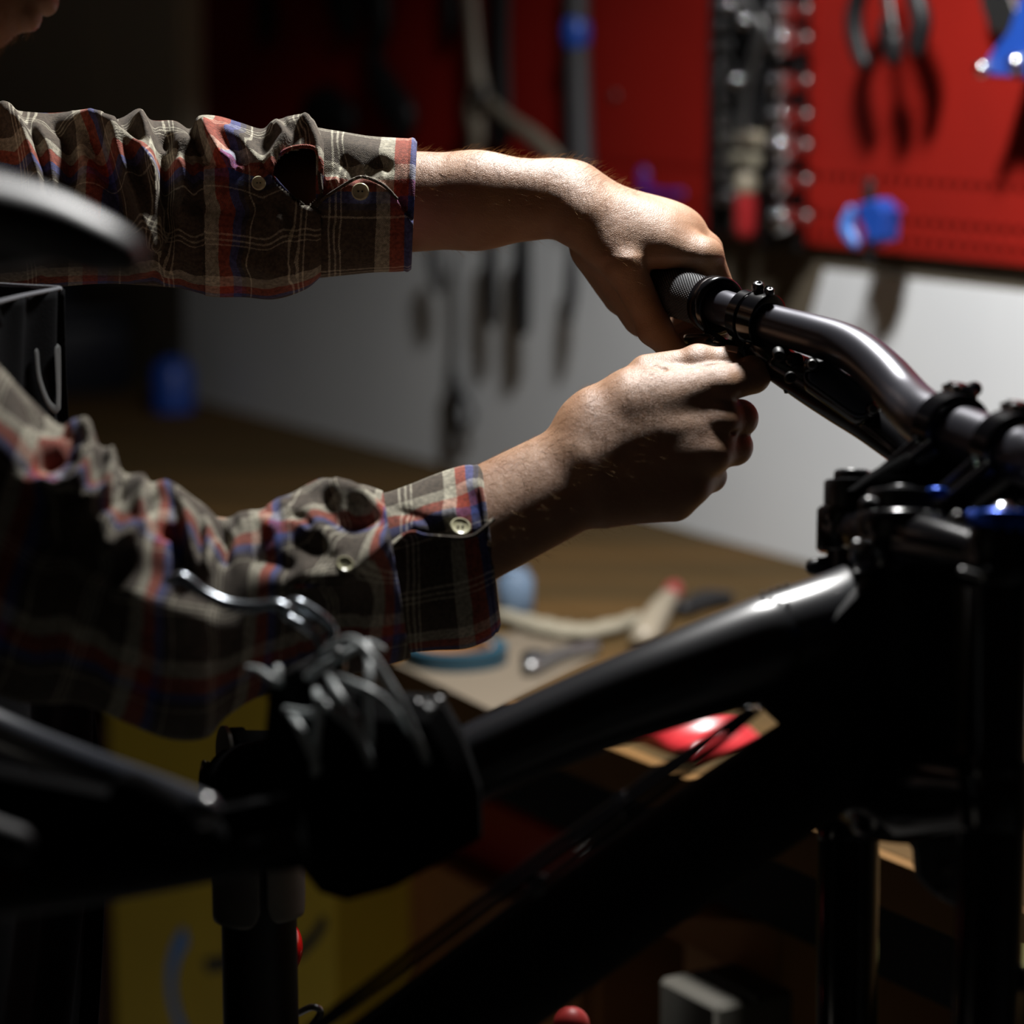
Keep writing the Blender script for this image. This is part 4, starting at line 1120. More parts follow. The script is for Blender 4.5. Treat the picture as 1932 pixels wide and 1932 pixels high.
BAR = [(1250, 545, 1.776, 33), (1300, 560, 1.746, 33), (1375, 584, 1.705, 34), (1430, 602, 1.688, 35), (1480, 617, 1.672, 37), (1540, 634, 1.652, 40), (1588, 650, 1.635, 42), (1630, 674, 1.615, 44), (1672, 712, 1.59, 46.5), (1712, 758, 1.56, 49), (1745, 788, 1.525, 52), (1790, 810, 1.50, 53), (1840, 828, 1.475, 54), (1932, 862, 1.43, 55.5)]
def handlebar():
    pts = [P(x, y, D) for x, y, D, r in BAR]; rad = [R(r, D) for x, y, D, r in BAR]
    # the near half mirrors the far half and leaves the picture
    c = P(1850, 832, 1.47); n = BARD
    far = [(p, r) for p, r in zip(pts, rad)][:11]
    near = [(p - 2 * (p - c).dot(n) * n, r) for p, r in far][::-1]
    pts = pts + [p for p, r in near]; rad = rad + [r for p, r in near]
    MB().tube(pts, rad, 36, samples=160).build('handlebar', M_bar, bike, sharp=180)
    mir = lambda p: p - 2 * (p - c).dot(n) * n
    G0, G1 = P(1150, 514, 1.834), P(1342, 573, 1.722)
    for f in (lambda p: p, mir):
        a, b = f(G0), f(G1)
        mb = MB().tube([a, b], 0.0157, 36, caps=0.1)
        gp = mb.build('grip', M_rubber, bike)
        # knurled pattern: rows of small raised studs
        d = b - a; L = np.linalg.norm(d); d = d / L; u = np.cross(d, ZZ); u /= np.linalg.norm(u); v = np.cross(d, u)
        mb = MB(); V = []; Fc = []
        rows = int(L / 0.00175); nn = 56
        for i in range(rows):
            for j in range(nn):
                th = (j + 0.5 * (i % 2)) / nn * 2 * math.pi
                nr = math.cos(th) * u + math.sin(th) * v; tg = -math.sin(th) * u + math.cos(th) * v
                q = a + d * (i + 0.5) * 0.00175 + nr * 0.0156; k = len(V)
                V += [q + d * 0.00072, q + tg * 0.00072, q - d * 0.00072, q - tg * 0.00072, q + nr * 0.00062 + d * .0003, q + nr * 0.00062 + tg * .0003, q + nr * 0.00062 - d * .0003, q + nr * 0.00062 - tg * .0003]
                Fc += [(k, k + 1, k + 5, k + 4), (k + 1, k + 2, k + 6, k + 5), (k + 2, k + 3, k + 7, k + 6), (k + 3, k, k + 4, k + 7), (k + 4, k + 5, k + 6, k + 7)]
        mb.add(V, Fc); sag(mb.build('grip_studs', M_rubber, gp, smooth=False))
        rg = 0.0157
        prof = [(-0.0015, rg * 0.7), (-0.0015, rg + 0.0010), (0.0, rg + 0.0030), (0.010, rg + 0.0036), (0.012, rg + 0.0024), (0.0124, rg + 0.0002), (0.0095, rg - 0.003), (0.0092, 0.0118)]
        lr = MB().lathe(b, d, prof, 44).build('lock_ring', M_gloss, bike)
        q = b + d * 0.0048 - FW * 0.017 - UP * 0.005
        MB().lathe(q, -FW, [(0, 0.0036), (0.001, 0.0036), (0.0014, 0.0028), (0.0014, 0.0017), (-0.001, 0.0016), (-0.001, 0.0001)], 16).build('ring_bolt', M_blackmet, lr)
    # brake lever clamp band round the bar
    c0 = P(1436, 603, 1.686); d = P(1480, 617, 1.672) - P(1400, 592, 1.697); d /= np.linalg.norm(d)
    rb = 0.0122
    mb = MB().lathe(c0, d, [(-0.0065, rb), (-0.0065, rb + 0.0042), (-0.0055, rb + 0.0055), (0.0055, rb + 0.0055), (0.0065, rb + 0.0042), (0.0065, rb)], 36, closed=True)
    mb.box(c0 + UP * 0.0195 - d * 0.003, (0.0045, 0.0075, 0.0042), np.array([d, -FW, UP]), bev=0.3)
    mb.box(c0 + UP * 0.0190 + d * 0.006 , (0.0035, 0.0060, 0.0036), np.array([d, -FW, UP]), bev=0.3)
    cl = mb.build('lever_clamp', M_gloss, bike)
    for o_, r in ((UP * 0.0208 - d * 0.003 - FW * 0.006, 0.0034), (UP * 0.0195 + d * 0.007 - FW * 0.005, 0.0028)):
        MB().lathe(c0 + o_, UP - FW * 0.7, [(-0.002, r), (0.001, r), (0.0016, r * 0.8), (0.0016, r * 0.45), (0, r * 0.42), (0, 0.0001)], 14).build('clamp_bolt', M_blackmet, cl)
    c1 = P(1407, 595, 1.695)
    mb = MB().lathe(c1, d, [(-0.0042, rb), (-0.0042, rb + 0.003), (-0.0034, rb + 0.004), (0.0034, rb + 0.004), (0.0042, rb + 0.003), (0.0042, rb)], 32, closed=True)
    mb.box(c1 - UP * 0.019 - FW * 0.004, (0.006, 0.008, 0.008), np.array([d, -FW, UP]), bev=0.3)
    mb.build('shifter_clamp', M_gloss, bike)
handlebar()

def brake():
    D = 1.665
    # perch linking clamp to the master cylinder
    mb = MB().tube([P(1415, 640, 1.700), P(1450, 672, 1.685), P(1500, 700, 1.670)], [R(34, D), R(36, D), R(30, D)], 20, samples=12)
    mb.build('lever_perch', M_gloss, bike)
    # cylinder body: tapered bar, blunt towards the stem
    mb = MB(); tubepx(mb, [(1468, 688, 1.677, 34), (1530, 722, 1.665, 42), (1590, 760, 1.650, 43), (1640, 795, 1.637, 40), (1690, 838, 1.620, 34), (1712, 862, 1.610, 26)], 24, 40, caps=0.6)
    b = mb.build('master_cylinder', M_gloss, bike, sharp=180)
    # reservoir lid: rounded strip with a recessed border
    a = P(1535, 702, 1.640); e = P(1640, 776, 1.617); d = e - a; L = np.linalg.norm(d); d /= L
    nr = -FW + UP * 0.55; nr -= d * nr.dot(d); nr /= np.linalg.norm(nr); w_ = np.cross(d, nr)
    c = (a + e) / 2
    def stadium(hl, hw, k=10):
        out = []
        for i in range(k + 1):
            t = -math.pi / 2 + math.pi * i / k; out.append((hl - hw * .8 + hw * .8 * math.cos(t), hw * math.sin(t)))
        for i in range(k + 1):
            t = math.pi / 2 + math.pi * i / k; out.append((-hl + hw * .8 + hw * .8 * math.cos(t), hw * math.sin(t)))
        return out
    pl = lambda hl, hw, off: [c + d * x + w_ * y + nr * off for x, y in stadium(hl, hw)]
    M_lid = M_lidmat
    MB().prism(pl(L / 2 + 0.004, 0.0108, -0.006), nr * 0.008, 0.0006).build('reservoir_rim', M_gloss, b)
    MB().prism(pl(L / 2 + 0.001, 0.0084, 0.0015), nr * 0.0022, 0.0007).build('reservoir_lid', M_lid, b)
    mb = MB().tube([p + nr * 0.0026 for p in pl(L / 2 + 0.003, 0.0102, 0.0)] + [pl(L / 2 + 0.003, 0.0102, 0.0026)[0]], 0.0007, 8, caps=False); mb.build('lid_edge', M_lid, b)
    ns = -FW + UP * 0.1; ns /= np.linalg.norm(ns)
    for x, y, DD in ((1532, 688, 1.629), (1647, 772, 1.610)):
        s_ = MB().lathe(P(x, y, DD + 0.001), ns, [(-0.012, 0.0046), (0.0, 0.0046), (0.0009, 0.0040)], 22).build('screw_seat', M_gloss, b)
        mb = MB().lathe(P(x, y, DD), ns, [(-0.002, 0.0031), (0.0010, 0.0031), (0.0014, 0.0027), (0.0014, 0.0017)], 24)
        h = [(0.0014, 0.0017), (-0.0008, 0.0015), (-0.0008, 0.0001)]
        mb.lathe(P(x, y, DD), ns, h, 6)
        mb.build('lid_screw', M_darksteel, b)
    # lever blade running back under the grip, with pivot
    mb = MB().lathe(P(1500, 690, 1.665), nr, [(-0.008, 0.006), (0.006, 0.006), (0.007, 0.005), (0.007, 0.0001)], 20); mb.build('lever_pivot', M_gloss, b)
    mb = MB(); tubepx(mb, [(1500, 716, 1.680, 20), (1462, 700, 1.687, 19), (1432, 672, 1.695, 15), (1400, 655, 1.700, 12), (1370, 650, 1.700, 11), (1345, 640, 1.703, 12), (1300, 640, 1.76, 12)], 16, 70)
    mb.build('brake_lever', M_gloss, b, sharp=180)
    # banjo end, barb and adjuster under the perch
    mb = MB().lathe(P(1486, 728, 1.670), UP * -1 + RT * 0.3, [(-0.008, 0.0048), (0.0, 0.0048), (0.001, 0.0038), (0.004, 0.0036), (0.0046, 0.0022), (0.0046, 0.0001)], 6); mb.build('banjo_bolt', M_blackmet, b, smooth=False)
    for k, (x, y) in enumerate(((1470, 672), (1492, 712))):
        MB().lathe(P(x, y, 1.637 + 0.003 * (k % 3)), -FW + UP * 0.4 * ((k % 3) - 1), [(-0.008, 0.0036), (0, 0.0036), (0.0006, 0.003), (0.0006, 0.0018), (-0.001, 0.0001)], 14).build('lever_fitting', M_plasticblk, b)
    # shifter pod and paddle below
    mb = MB().tube([P(1405, 640, 1.710), P(1395, 668, 1.705), P(1420, 690, 1.700)], [R(22, D), R(26, D), R(20, D)], 16, samples=10); mb.build('shifter_pod', M_gloss, bike)
    mb = MB().tube([P(1345, 636, 1.70), P(1362, 646, 1.70), P(1380, 651, 1.70), P(1400, 650, 1.70)], [R(3, D), R(5, D), R(5.5, D), R(5, D)], 10, samples=16); mb.build('shift_paddle', M_blackmet, bike)
    # hose leaving towards the fork
    mb = MB(); tubepx(mb, [(1700, 850, 1.615, 9), (1760, 905, 1.63, 9), (1800, 1000, 1.60, 9), (1780, 1150, 1.56, 9), (1760, 1300, 1.52, 9)], 12, 30); mb.build('brake_hose', M_gloss, bike, sharp=180)
    mb = MB(); tubepx(mb, [(1668, 806, 1.645, 12), (1700, 838, 1.635, 12), (1702, 852, 1.625, 12)], 12, 10); mb.build('hose_ferrule', M_blackmet, bike)
M_lidmat = mat('lid_bluish_reflection', (0.05, 0.075, 0.11), 0.32, spec=0.7)  # bluish light reflected by the lid is put into its base colour
brake()

def saddle():
    """long padded saddle with a drooping nose, seen from its right side"""
    D = 1.10
    sec = [  # x, ytop, thickness px, halfwidth m
        (272, 478, 16, 0.006), (258, 452, 60, 0.014), (225, 424, 96, 0.019), (180, 398, 120, 0.022), (110, 364, 138, 0.024), (30, 335, 150, 0.028), (-80, 305, 160, 0.036), (-220, 285, 170, 0.052), (-400, 270, 175, 0.068), (-600, 262, 160, 0.072), (-760, 262, 110, 0.064), (-840, 275, 40, 0.04)]
    A = spline(np.array(sec, float), 90); n = 40; V = []
    lat = np.array([0.20, -0.98, 0.0]); lat /= np.linalg.norm(lat)
    for x, yt, th, hw in A:
        c = P(x, yt, D + (272 - x) * -0.00008)
        hh = R(th, D)
        for j in range(n):
            a = 2 * math.pi * j / n
            ca, sa = math.cos(a), math.sin(a)
            up_ = (abs(ca) ** 0.75) * math.copysign(1, ca) * (hh / 2)
            # underside tucked in, top gently domed
            sx = math.copysign(abs(sa) ** 0.7, sa) * hw * (1.0 if ca > -0.2 else 0.86)
            V.append(c - UP * hh / 2 + UP * up_ + lat * sx)
    m = len(A)
    Fc = [(i * n + j, i * n + (j + 1) % n, (i + 1) * n + (j + 1) % n, (i + 1) * n + j) for i in range(m - 1) for j in range(n)]
    Fc += [tuple(range(n))[::-1], tuple((m - 1) * n + j for j in range(n))]
    sd = MB().add(V, Fc).build('saddle', M_saddle, bike, sharp=180)
    mb = MB()
    for e in (-1, 1):
        mb.tube([P(120, 480, D) + lat * 0.010 * e, P(-60, 500, D) + lat * 0.02 * e, P(-300, 510, D - .03) + lat * 0.022 * e, P(-600, 400, D - .05) + lat * 0.03 * e], 0.0035, 12, samples=24)
    mb.build('saddle_rail', M_darksteel, sd)
    MB().box(P(-300, 520, D - .03), (0.025, 0.03, 0.012), bev=0.3).build('saddle_clamp', M_gloss, sd)
    MB().tube([P(-300, 530, D - .03), P(-340, 1500, D + .06), P(-340, 1700, D + .07)], 0.0155, 28, caps=0.1).build('seatpost', M_gloss, bike)
saddle()

def cables():
    """loose housings looping over the clamp, catching the light"""
    loops = [
        [(612, 1232, 1.365), (640, 1212, 1.355), (668, 1208, 1.345), (700, 1236, 1.335), (730, 1282, 1.330), (758, 1330, 1.325), (790, 1400, 1.335), (820, 1470, 1.355)],
        [(540, 1340, 1.335), (590, 1345, 1.325), (606, 1320, 1.325), (602, 1355, 1.325), (596, 1400, 1.330), (594, 1470, 1.345)],
        [(596, 1300, 1.340), (602, 1320, 1.330), (640, 1350, 1.325), (675, 1385, 1.325), (700, 1440, 1.335)],
        [(620, 1270, 1.345), (632, 1298, 1.330), (655, 1335, 1.325), (678, 1378, 1.325), (700, 1440, 1.340)],
        [(625, 1275, 1.345), (660, 1288, 1.335), (705, 1308, 1.330), (740, 1338, 1.330), (790, 1400, 1.345)],
        [(690, 1215, 1.350), (697, 1255, 1.340), (694, 1300, 1.335), (694, 1345, 1.335), (700, 1420, 1.345)],
        [(548, 1345, 1.335), (562, 1368, 1.325), (576, 1396, 1.325), (600, 1450, 1.335)],
        [(560, 1300, 1.355), (600, 1262, 1.355), (640, 1240, 1.360), (690, 1215, 1.365), (720, 1225, 1.375)],
        [(470, 1262, 1.345), (490, 1266, 1.340), (506, 1278, 1.338), (520, 1285, 1.338), (524, 1262, 1.340), (528, 1300, 1.355)]]
    for k, L in enumerate(loops):
        mb = MB(); tubepx(mb, [(x, y, D - 0.016 * math.sin(i / (len(L) - 1) * math.pi), 8.0) for i, (x, y, D) in enumerate(L)], 14, 50)
        mb.build('loose_cable', M_cable, bike, sharp=180)
M_cable = mat('grey_cable_housing', (0.34, 0.37, 0.37), 0.4, spec=0.6)
cables()

# ================================================================== REPAIR STAND
FL = P(490, 1932, 1.62)
stand = empty('repair_stand', (FL[0], FL[1], 0.0), 'black bicycle repair stand with a clamp gripping the top tube', 'repair stand')
def repair_stand():
    top = P(486, 1560, 1.60); bx, by = P(492, 1900, 1.62)[:2]
    mb = MB().tube([(bx, by, 0.05), (bx, by, 0.8), top], [0.0235, 0.0235, 0.0228], 36, caps=0.05); mb.build('pole', M_standmat, stand)
    for a in (0.3, 2.4, 4.5):
        e = np.array([bx + 0.5 * math.cos(a), by + 0.5 * math.sin(a), 0.018])
        MB().tube([(bx, by, 0.22), e], 0.014, 16).build('leg', M_black, stand)
        MB().ball(e - (0, 0, 0.001), 0.017, 12).build('rubber_foot', M_rubber, stand)
    MB().lathe((bx, by, 0.22), ZZ, [(-0.03, 0.024), (-0.03, 0.034), (0.03, 0.034), (0.03, 0.024)], 24).build('leg_hub', M_black, stand)
    # clamp body crossing to the bicycle
    mb = MB().tube([P(470, 1500, 1.62), P(560, 1500, 1.52), P(640, 1520, 1.42)], [0.032, 0.034, 0.034], 28, samples=14, caps=0.3); mb.build('clamp_arm', M_deadblack, stand)
    mb = MB().prism([P(505, 1290, 1.340), P(560, 1262, 1.340), P(700, 1318, 1.340), P(830, 1328, 1.340), P(868, 1395, 1.340), P(885, 1440, 1.340), P(905, 1500, 1.340), P(908, 1588, 1.340), P(850, 1622, 1.340), P(740, 1682, 1.340), P(652, 1706, 1.340), P(600, 1690, 1.340), P(560, 1640, 1.340), P(480, 1560, 1.340)], FW * 0.08, 0.012)
    jw = mb.build('clamp_jaw', M_deadblack, stand, sharp=30)
    for x, y, r in ((832, 1316, 8), (792, 1322, 7), (812, 1330, 14)):
        MB().lathe(P(x, y, 1.341), UP - FW * 1.2, [(-0.003, R(r, 1.33)), (0.001, R(r, 1.33)), (0.0018, R(r * .8, 1.33)), (0.0012, 0.0001)], 14).build('jaw_bolt', M_darksteel, jw)
    # sheet metal sleeves hugging the pole, each with a hole
    for (x0, x1, yb, hx, hy) in ((404, 500, 1738, 472, 1670), (512, 576, 1728, 537, 1658)):
        c = np.array([bx, by, 0]); r = 0.0268; V = []; n = 26; m = 18
        zt = P(490, 1560, 1.6)[2]; zb = P(490, yb, 1.6)[2]
        a0 = math.asin(np.clip(((x0 - 490) / F * 1.6) / r, -1, 1)); a1 = math.asin(np.clip(((x1 - 490) / F * 1.6) / r, -1, 1))
        for i in range(m):
            for j in range(n):
                t = j / (n - 1); a = a0 + (a1 - a0) * t
                q = 1 - (2 * t - 1) ** 8; zz = zt + (zb - zt) * i / (m - 1)
                zz = max(zz, zb + 0.012 * (1 - q) )
                V.append((bx + r * math.sin(a), by - r * math.cos(a), zz))
        Fc = [(i * n + j, i * n + j + 1, (i + 1) * n + j + 1, (i + 1) * n + j) for i in range(m - 1) for j in range(n - 1)]
        o = MB().add(V, Fc).build('metal_sleeve', M_galv, stand, sharp=180)
        md = o.modifiers.new('t', 'SOLIDIFY'); md.thickness = 0.0014
        hp = P(hx, hy, 1.59); a = math.asin(np.clip((hp[0] - bx) / r, -1, 1)); nr = np.array([math.sin(a), -math.cos(a), 0])
        MB().lathe(np.array([bx, by, hp[2]]) + nr * (r - 0.0002), nr, [(0, 0.0028), (0.0012, 0.0026), (0.0012, 0.0018), (0.0002, 0.0016), (0.0002, 0.0001)], 16).build('rivet_hole', M_gloss, o)
    # serrated disc and threaded spindle left of the head
    MB().lathe(P(424, 1418, 1.62), RT + FW * 0.42, [(-0.0012, 0.0001), (-0.0012, R(49, 1.62)), (0.0012, R(49, 1.62)), (0.0012, 0.0001)], 48).build('washer_disc', M_galv, stand)
    MB().lathe(P(440, 1418, 1.62), RT + FW * 0.42, [(-0.001, 0.0001), (-0.001, R(46, 1.62)), (0.006, R(46, 1.62)), (0.007, R(40, 1.62)), (0.022, R(38, 1.62)), (0.022, 0.0001)], 40).build('pivot_housing', M_deadblack, stand)
    mb = MB(); ax = RT - 0.12 * UP
    prof = [(0, 0.004), (0.0005, 0.0078), (0.002, 0.0082)]
    for k in range(8): prof += [(0.003 + k * 0.0024, 0.0070), (0.0042 + k * 0.0024, 0.0080)]
    prof += [(0.0235, 0.007), (0.024, 0.0001)]
    mb.lathe(P(377, 1458, 1.62), ax, prof, 24).build('threaded_spindle', M_spindle, stand)
    # tensioning lever: slim arm ending in an open loop
    D = 1.40
    mb = MB(); tubepx(mb, [(318, 1096, 1.385, 9), (338, 1090, 1.385, 12), (356, 1098, 1.385, 12), (385, 1120, 1.385, 11), (430, 1140, 1.385, 11.5), (480, 1146, 1.385, 12), (520, 1142, 1.385, 12), (540, 1150, 1.385, 13)], 16, 50)
    lv = mb.build('clamp_lever', M_leverm, stand, sharp=180)
    mb = MB(); pts = [(622, 1215, 1.410), (626, 1190, 1.407), (610, 1168, 1.405), (585, 1150, 1.405), (562, 1138, 1.405), (545, 1140, 1.407), (536, 1156, 1.409), (546, 1168, 1.409), (570, 1182, 1.405), (592, 1198, 1.403), (604, 1222, 1.401), (606, 1250, 1.401)]
    tubepx(mb, [(x, y, d_, 10.5) for x, y, d_ in pts], 16, 80); mb.build('lever_loop', M_leverm, lv, sharp=180)
    MB().lathe(P(630, 1240, 1.405), -FW + UP * 0.6, [(-0.012, 0.006), (0.0, 0.0062), (0.002, 0.005), (0.0028, 0.003), (0.0028, 0.0001)], 16).build('loop_pin', M_darksteel, lv)
    mb = MB().tube([P(575, 1290, 1.405), P(610, 1262, 1.405), P(635, 1240, 1.405)], [0.012, 0.009, 0.006], 14); mb.build('lever_link', M_plasticblk, lv)
    # tommy-bar knobs
    k = lab(MB().ball(P(496, 1788, 1.70), R(76, 1.70), 28, sc_=(1, 1, 0.95)).build('clamp_knob', M_redknob, stand), 'glossy red knob behind the pole')
    MB().tube([P(496, 1788, 1.62), P(496, 1788, 1.70)], 0.006, 12).build('knob_shaft', M_darksteel, k)
    k = lab(MB().ball(P(1078, 1934, 1.58), R(35, 1.58), 26).build('lever_ball', M_redball, stand), 'matt red ball on the end of the lever')
    e0 = P(1078, 1960, 1.58)
    MB().tube([e0, e0 - ZZ * 0.10, (bx + 0.02, by, e0[2] - 0.16)], 0.006, 12, samples=14).build('lever_rod', M_darksteel, k)
    mb = MB().tube([P(562, 1912, 1.64), P(590, 1900, 1.63), P(604, 1912, 1.63), P(575, 1950, 1.63)], 0.0022, 10, samples=16); mb.build('wire_clip', M_darksteel, stand)
M_standmat = mat('dark_bronze_pole', (0.012, 0.008, 0.006), 0.35, spec=0.5)
M_spindle = mat('black_oxide_steel', (0.09, 0.08, 0.06), 0.35, metal=0.9)
M_leverm = mat('dark_chrome', (0.30, 0.33, 0.36), 0.24, metal=0.9)
M_redknob = mat('red_knob_gloss', (0.45, 0.008, 0.006), 0.15, coat=0.6)
M_redball = mat('red_ball_rubber', (0.62, 0.05, 0.045), 0.45)
repair_stand()

# ================================================================== WALL BEHIND THE BENCH
Z_PAN = 1.272      # top of the white sheets
Z_RED = 1.302      # bottom of the red board
def wall_fittings():
    s0, _ = wall_px(362, 300, 0.0)
    # red sheet-metal tool board with a punched strip of real holes along the bottom
    mb = MB(); t = 0.012
    holes_z = [Z_RED + 0.012 + 0.019 * k for k in range(4)]
    wbox(mb, s0, 1.9, 0.0, t, Z_RED + 0.09, 2.55, 0.01)
    bd = mb.build('tool_board', M_red, smooth=False)
    tag(bd, 'large red sheet-metal tool board on the wall above the bench', 'tool board')
    V = []; Fc = []
    ps = 0.0193; ns = int((1.9 - s0) / ps); rows = [Z_RED, Z_RED + 0.008, Z_RED + 0.016, Z_RED + 0.030, Z_RED + 0.038, Z_RED + 0.052, Z_RED + 0.060, Z_RED + 0.074, Z_RED + 0.082, Z_RED + 0.09]
    cols = []
    for i in range(ns): cols += [s0 + i * ps, s0 + i * ps + ps * 0.55]
    cols.append(s0 + ns * ps)
    for z in rows:
        for s in cols: V.append(Wp(s, t, z))
    nc = len(cols)
    for r in range(len(rows) - 1):
        for c in range(nc - 1):
            if r in (1, 3, 5, 7) and c % 2 == 1 and not (r == 5): continue
            Fc.append((r * nc + c, r * nc + c + 1, (r + 1) * nc + c + 1, (r + 1) * nc + c))
    o = MB().add(V, Fc).build('punched_strip', M_red, bd, smooth=False)
    md = o.modifiers.new('t', 'SOLIDIFY'); md.thickness = 0.0015
    wbox(MB2 := MB(), s0, 1.9, 0.0, 0.002, Z_RED, Z_RED + 0.09, 0.01); MB2.build('strip_backing', M_hole, bd, smooth=False)
    wbox(MB(), s0, 1.9, 0.002, 0.012, Z_RED - 0.002, Z_RED + 0.001, 0.01).build('bottom_flange', M_red, bd, smooth=False)
    for x, y in ((1160, 181), (700, 30)):
        s, z = wall_px(x, y, t); MB().lathe(Wp(s, t, z), NT, [(0, 0.007), (0.002, 0.0065), (0.003, 0.004), (0.003, 0.0001)], 14).build('fixing_screw', M_darksteel, bd)
    # white splash sheets
    def sheet(pts, t, name, label):
        P3 = [Wp(s, t, z) for s, z in pts]
        o = MB().prism(P3, NT * 0.0025).build(name, M_white, smooth=False); tag(o, label, 'wall sheet')
    sl = wall_px(352, 700)[0]; sm = wall_px(1330, 600)[0]
    sheet([(sl, 0.921), (sm, 0.921), (sm, Z_PAN + 0.02), (sl, Z_PAN + 0.02)], 0.0, 'white_sheet', 'white wall sheet above the bench, long one on the left, dim end')
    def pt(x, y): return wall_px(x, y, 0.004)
    q = [pt(1557, 507), pt(1530, 600), pt(1500, 668), pt(1420, 700), pt(1300, 720)]  # slanted cut bares dark plaster in place of the hand's cast shadow
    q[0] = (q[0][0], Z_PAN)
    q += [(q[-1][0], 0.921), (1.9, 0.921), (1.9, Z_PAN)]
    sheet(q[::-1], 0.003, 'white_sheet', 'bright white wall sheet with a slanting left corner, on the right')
wall_fittings()
def standin():  # added over the plain wall; its pale colour makes up for missing light
    s1 = wall_px(345, 100, 0.05)[0]; sg = wall_px(196, 100, 0.05)[0]
    o = empty('wall_standin', Wp(-2.0, 0.02, 1.32), 'added pale-coloured wall cupboard left of the red board', 'standin')
    wbox(MB(), -3.0, s1, 0.001, 0.035, 1.32, 2.5, 0.02).build('carcass', M_paled_wall, o, smooth=False)
    for a, b in ((-3.0 + .01, sg - 0.012), (sg + 0.012, s1 - 0.008)):
        wbox(MB(), a, b, 0.036, 0.054, 1.33, 2.49, 0.05).build('door', M_paled_wall, o, smooth=False)
M_paled_wall = mat('paled_wall', (0.62, 0.57, 0.45), 0.6)  # tone raised to brighten the wall where the lamp falls off
standin()

def thing(name, loc, label, cat, group=None): return empty(name, loc, label, cat, group)

ORD = ['first ', 'second ', 'third ', 'fourth ', 'fifth ', 'sixth ', 'seventh ', 'eighth ', 'ninth ', 'tenth ', 'eleventh ', 'twelfth ']
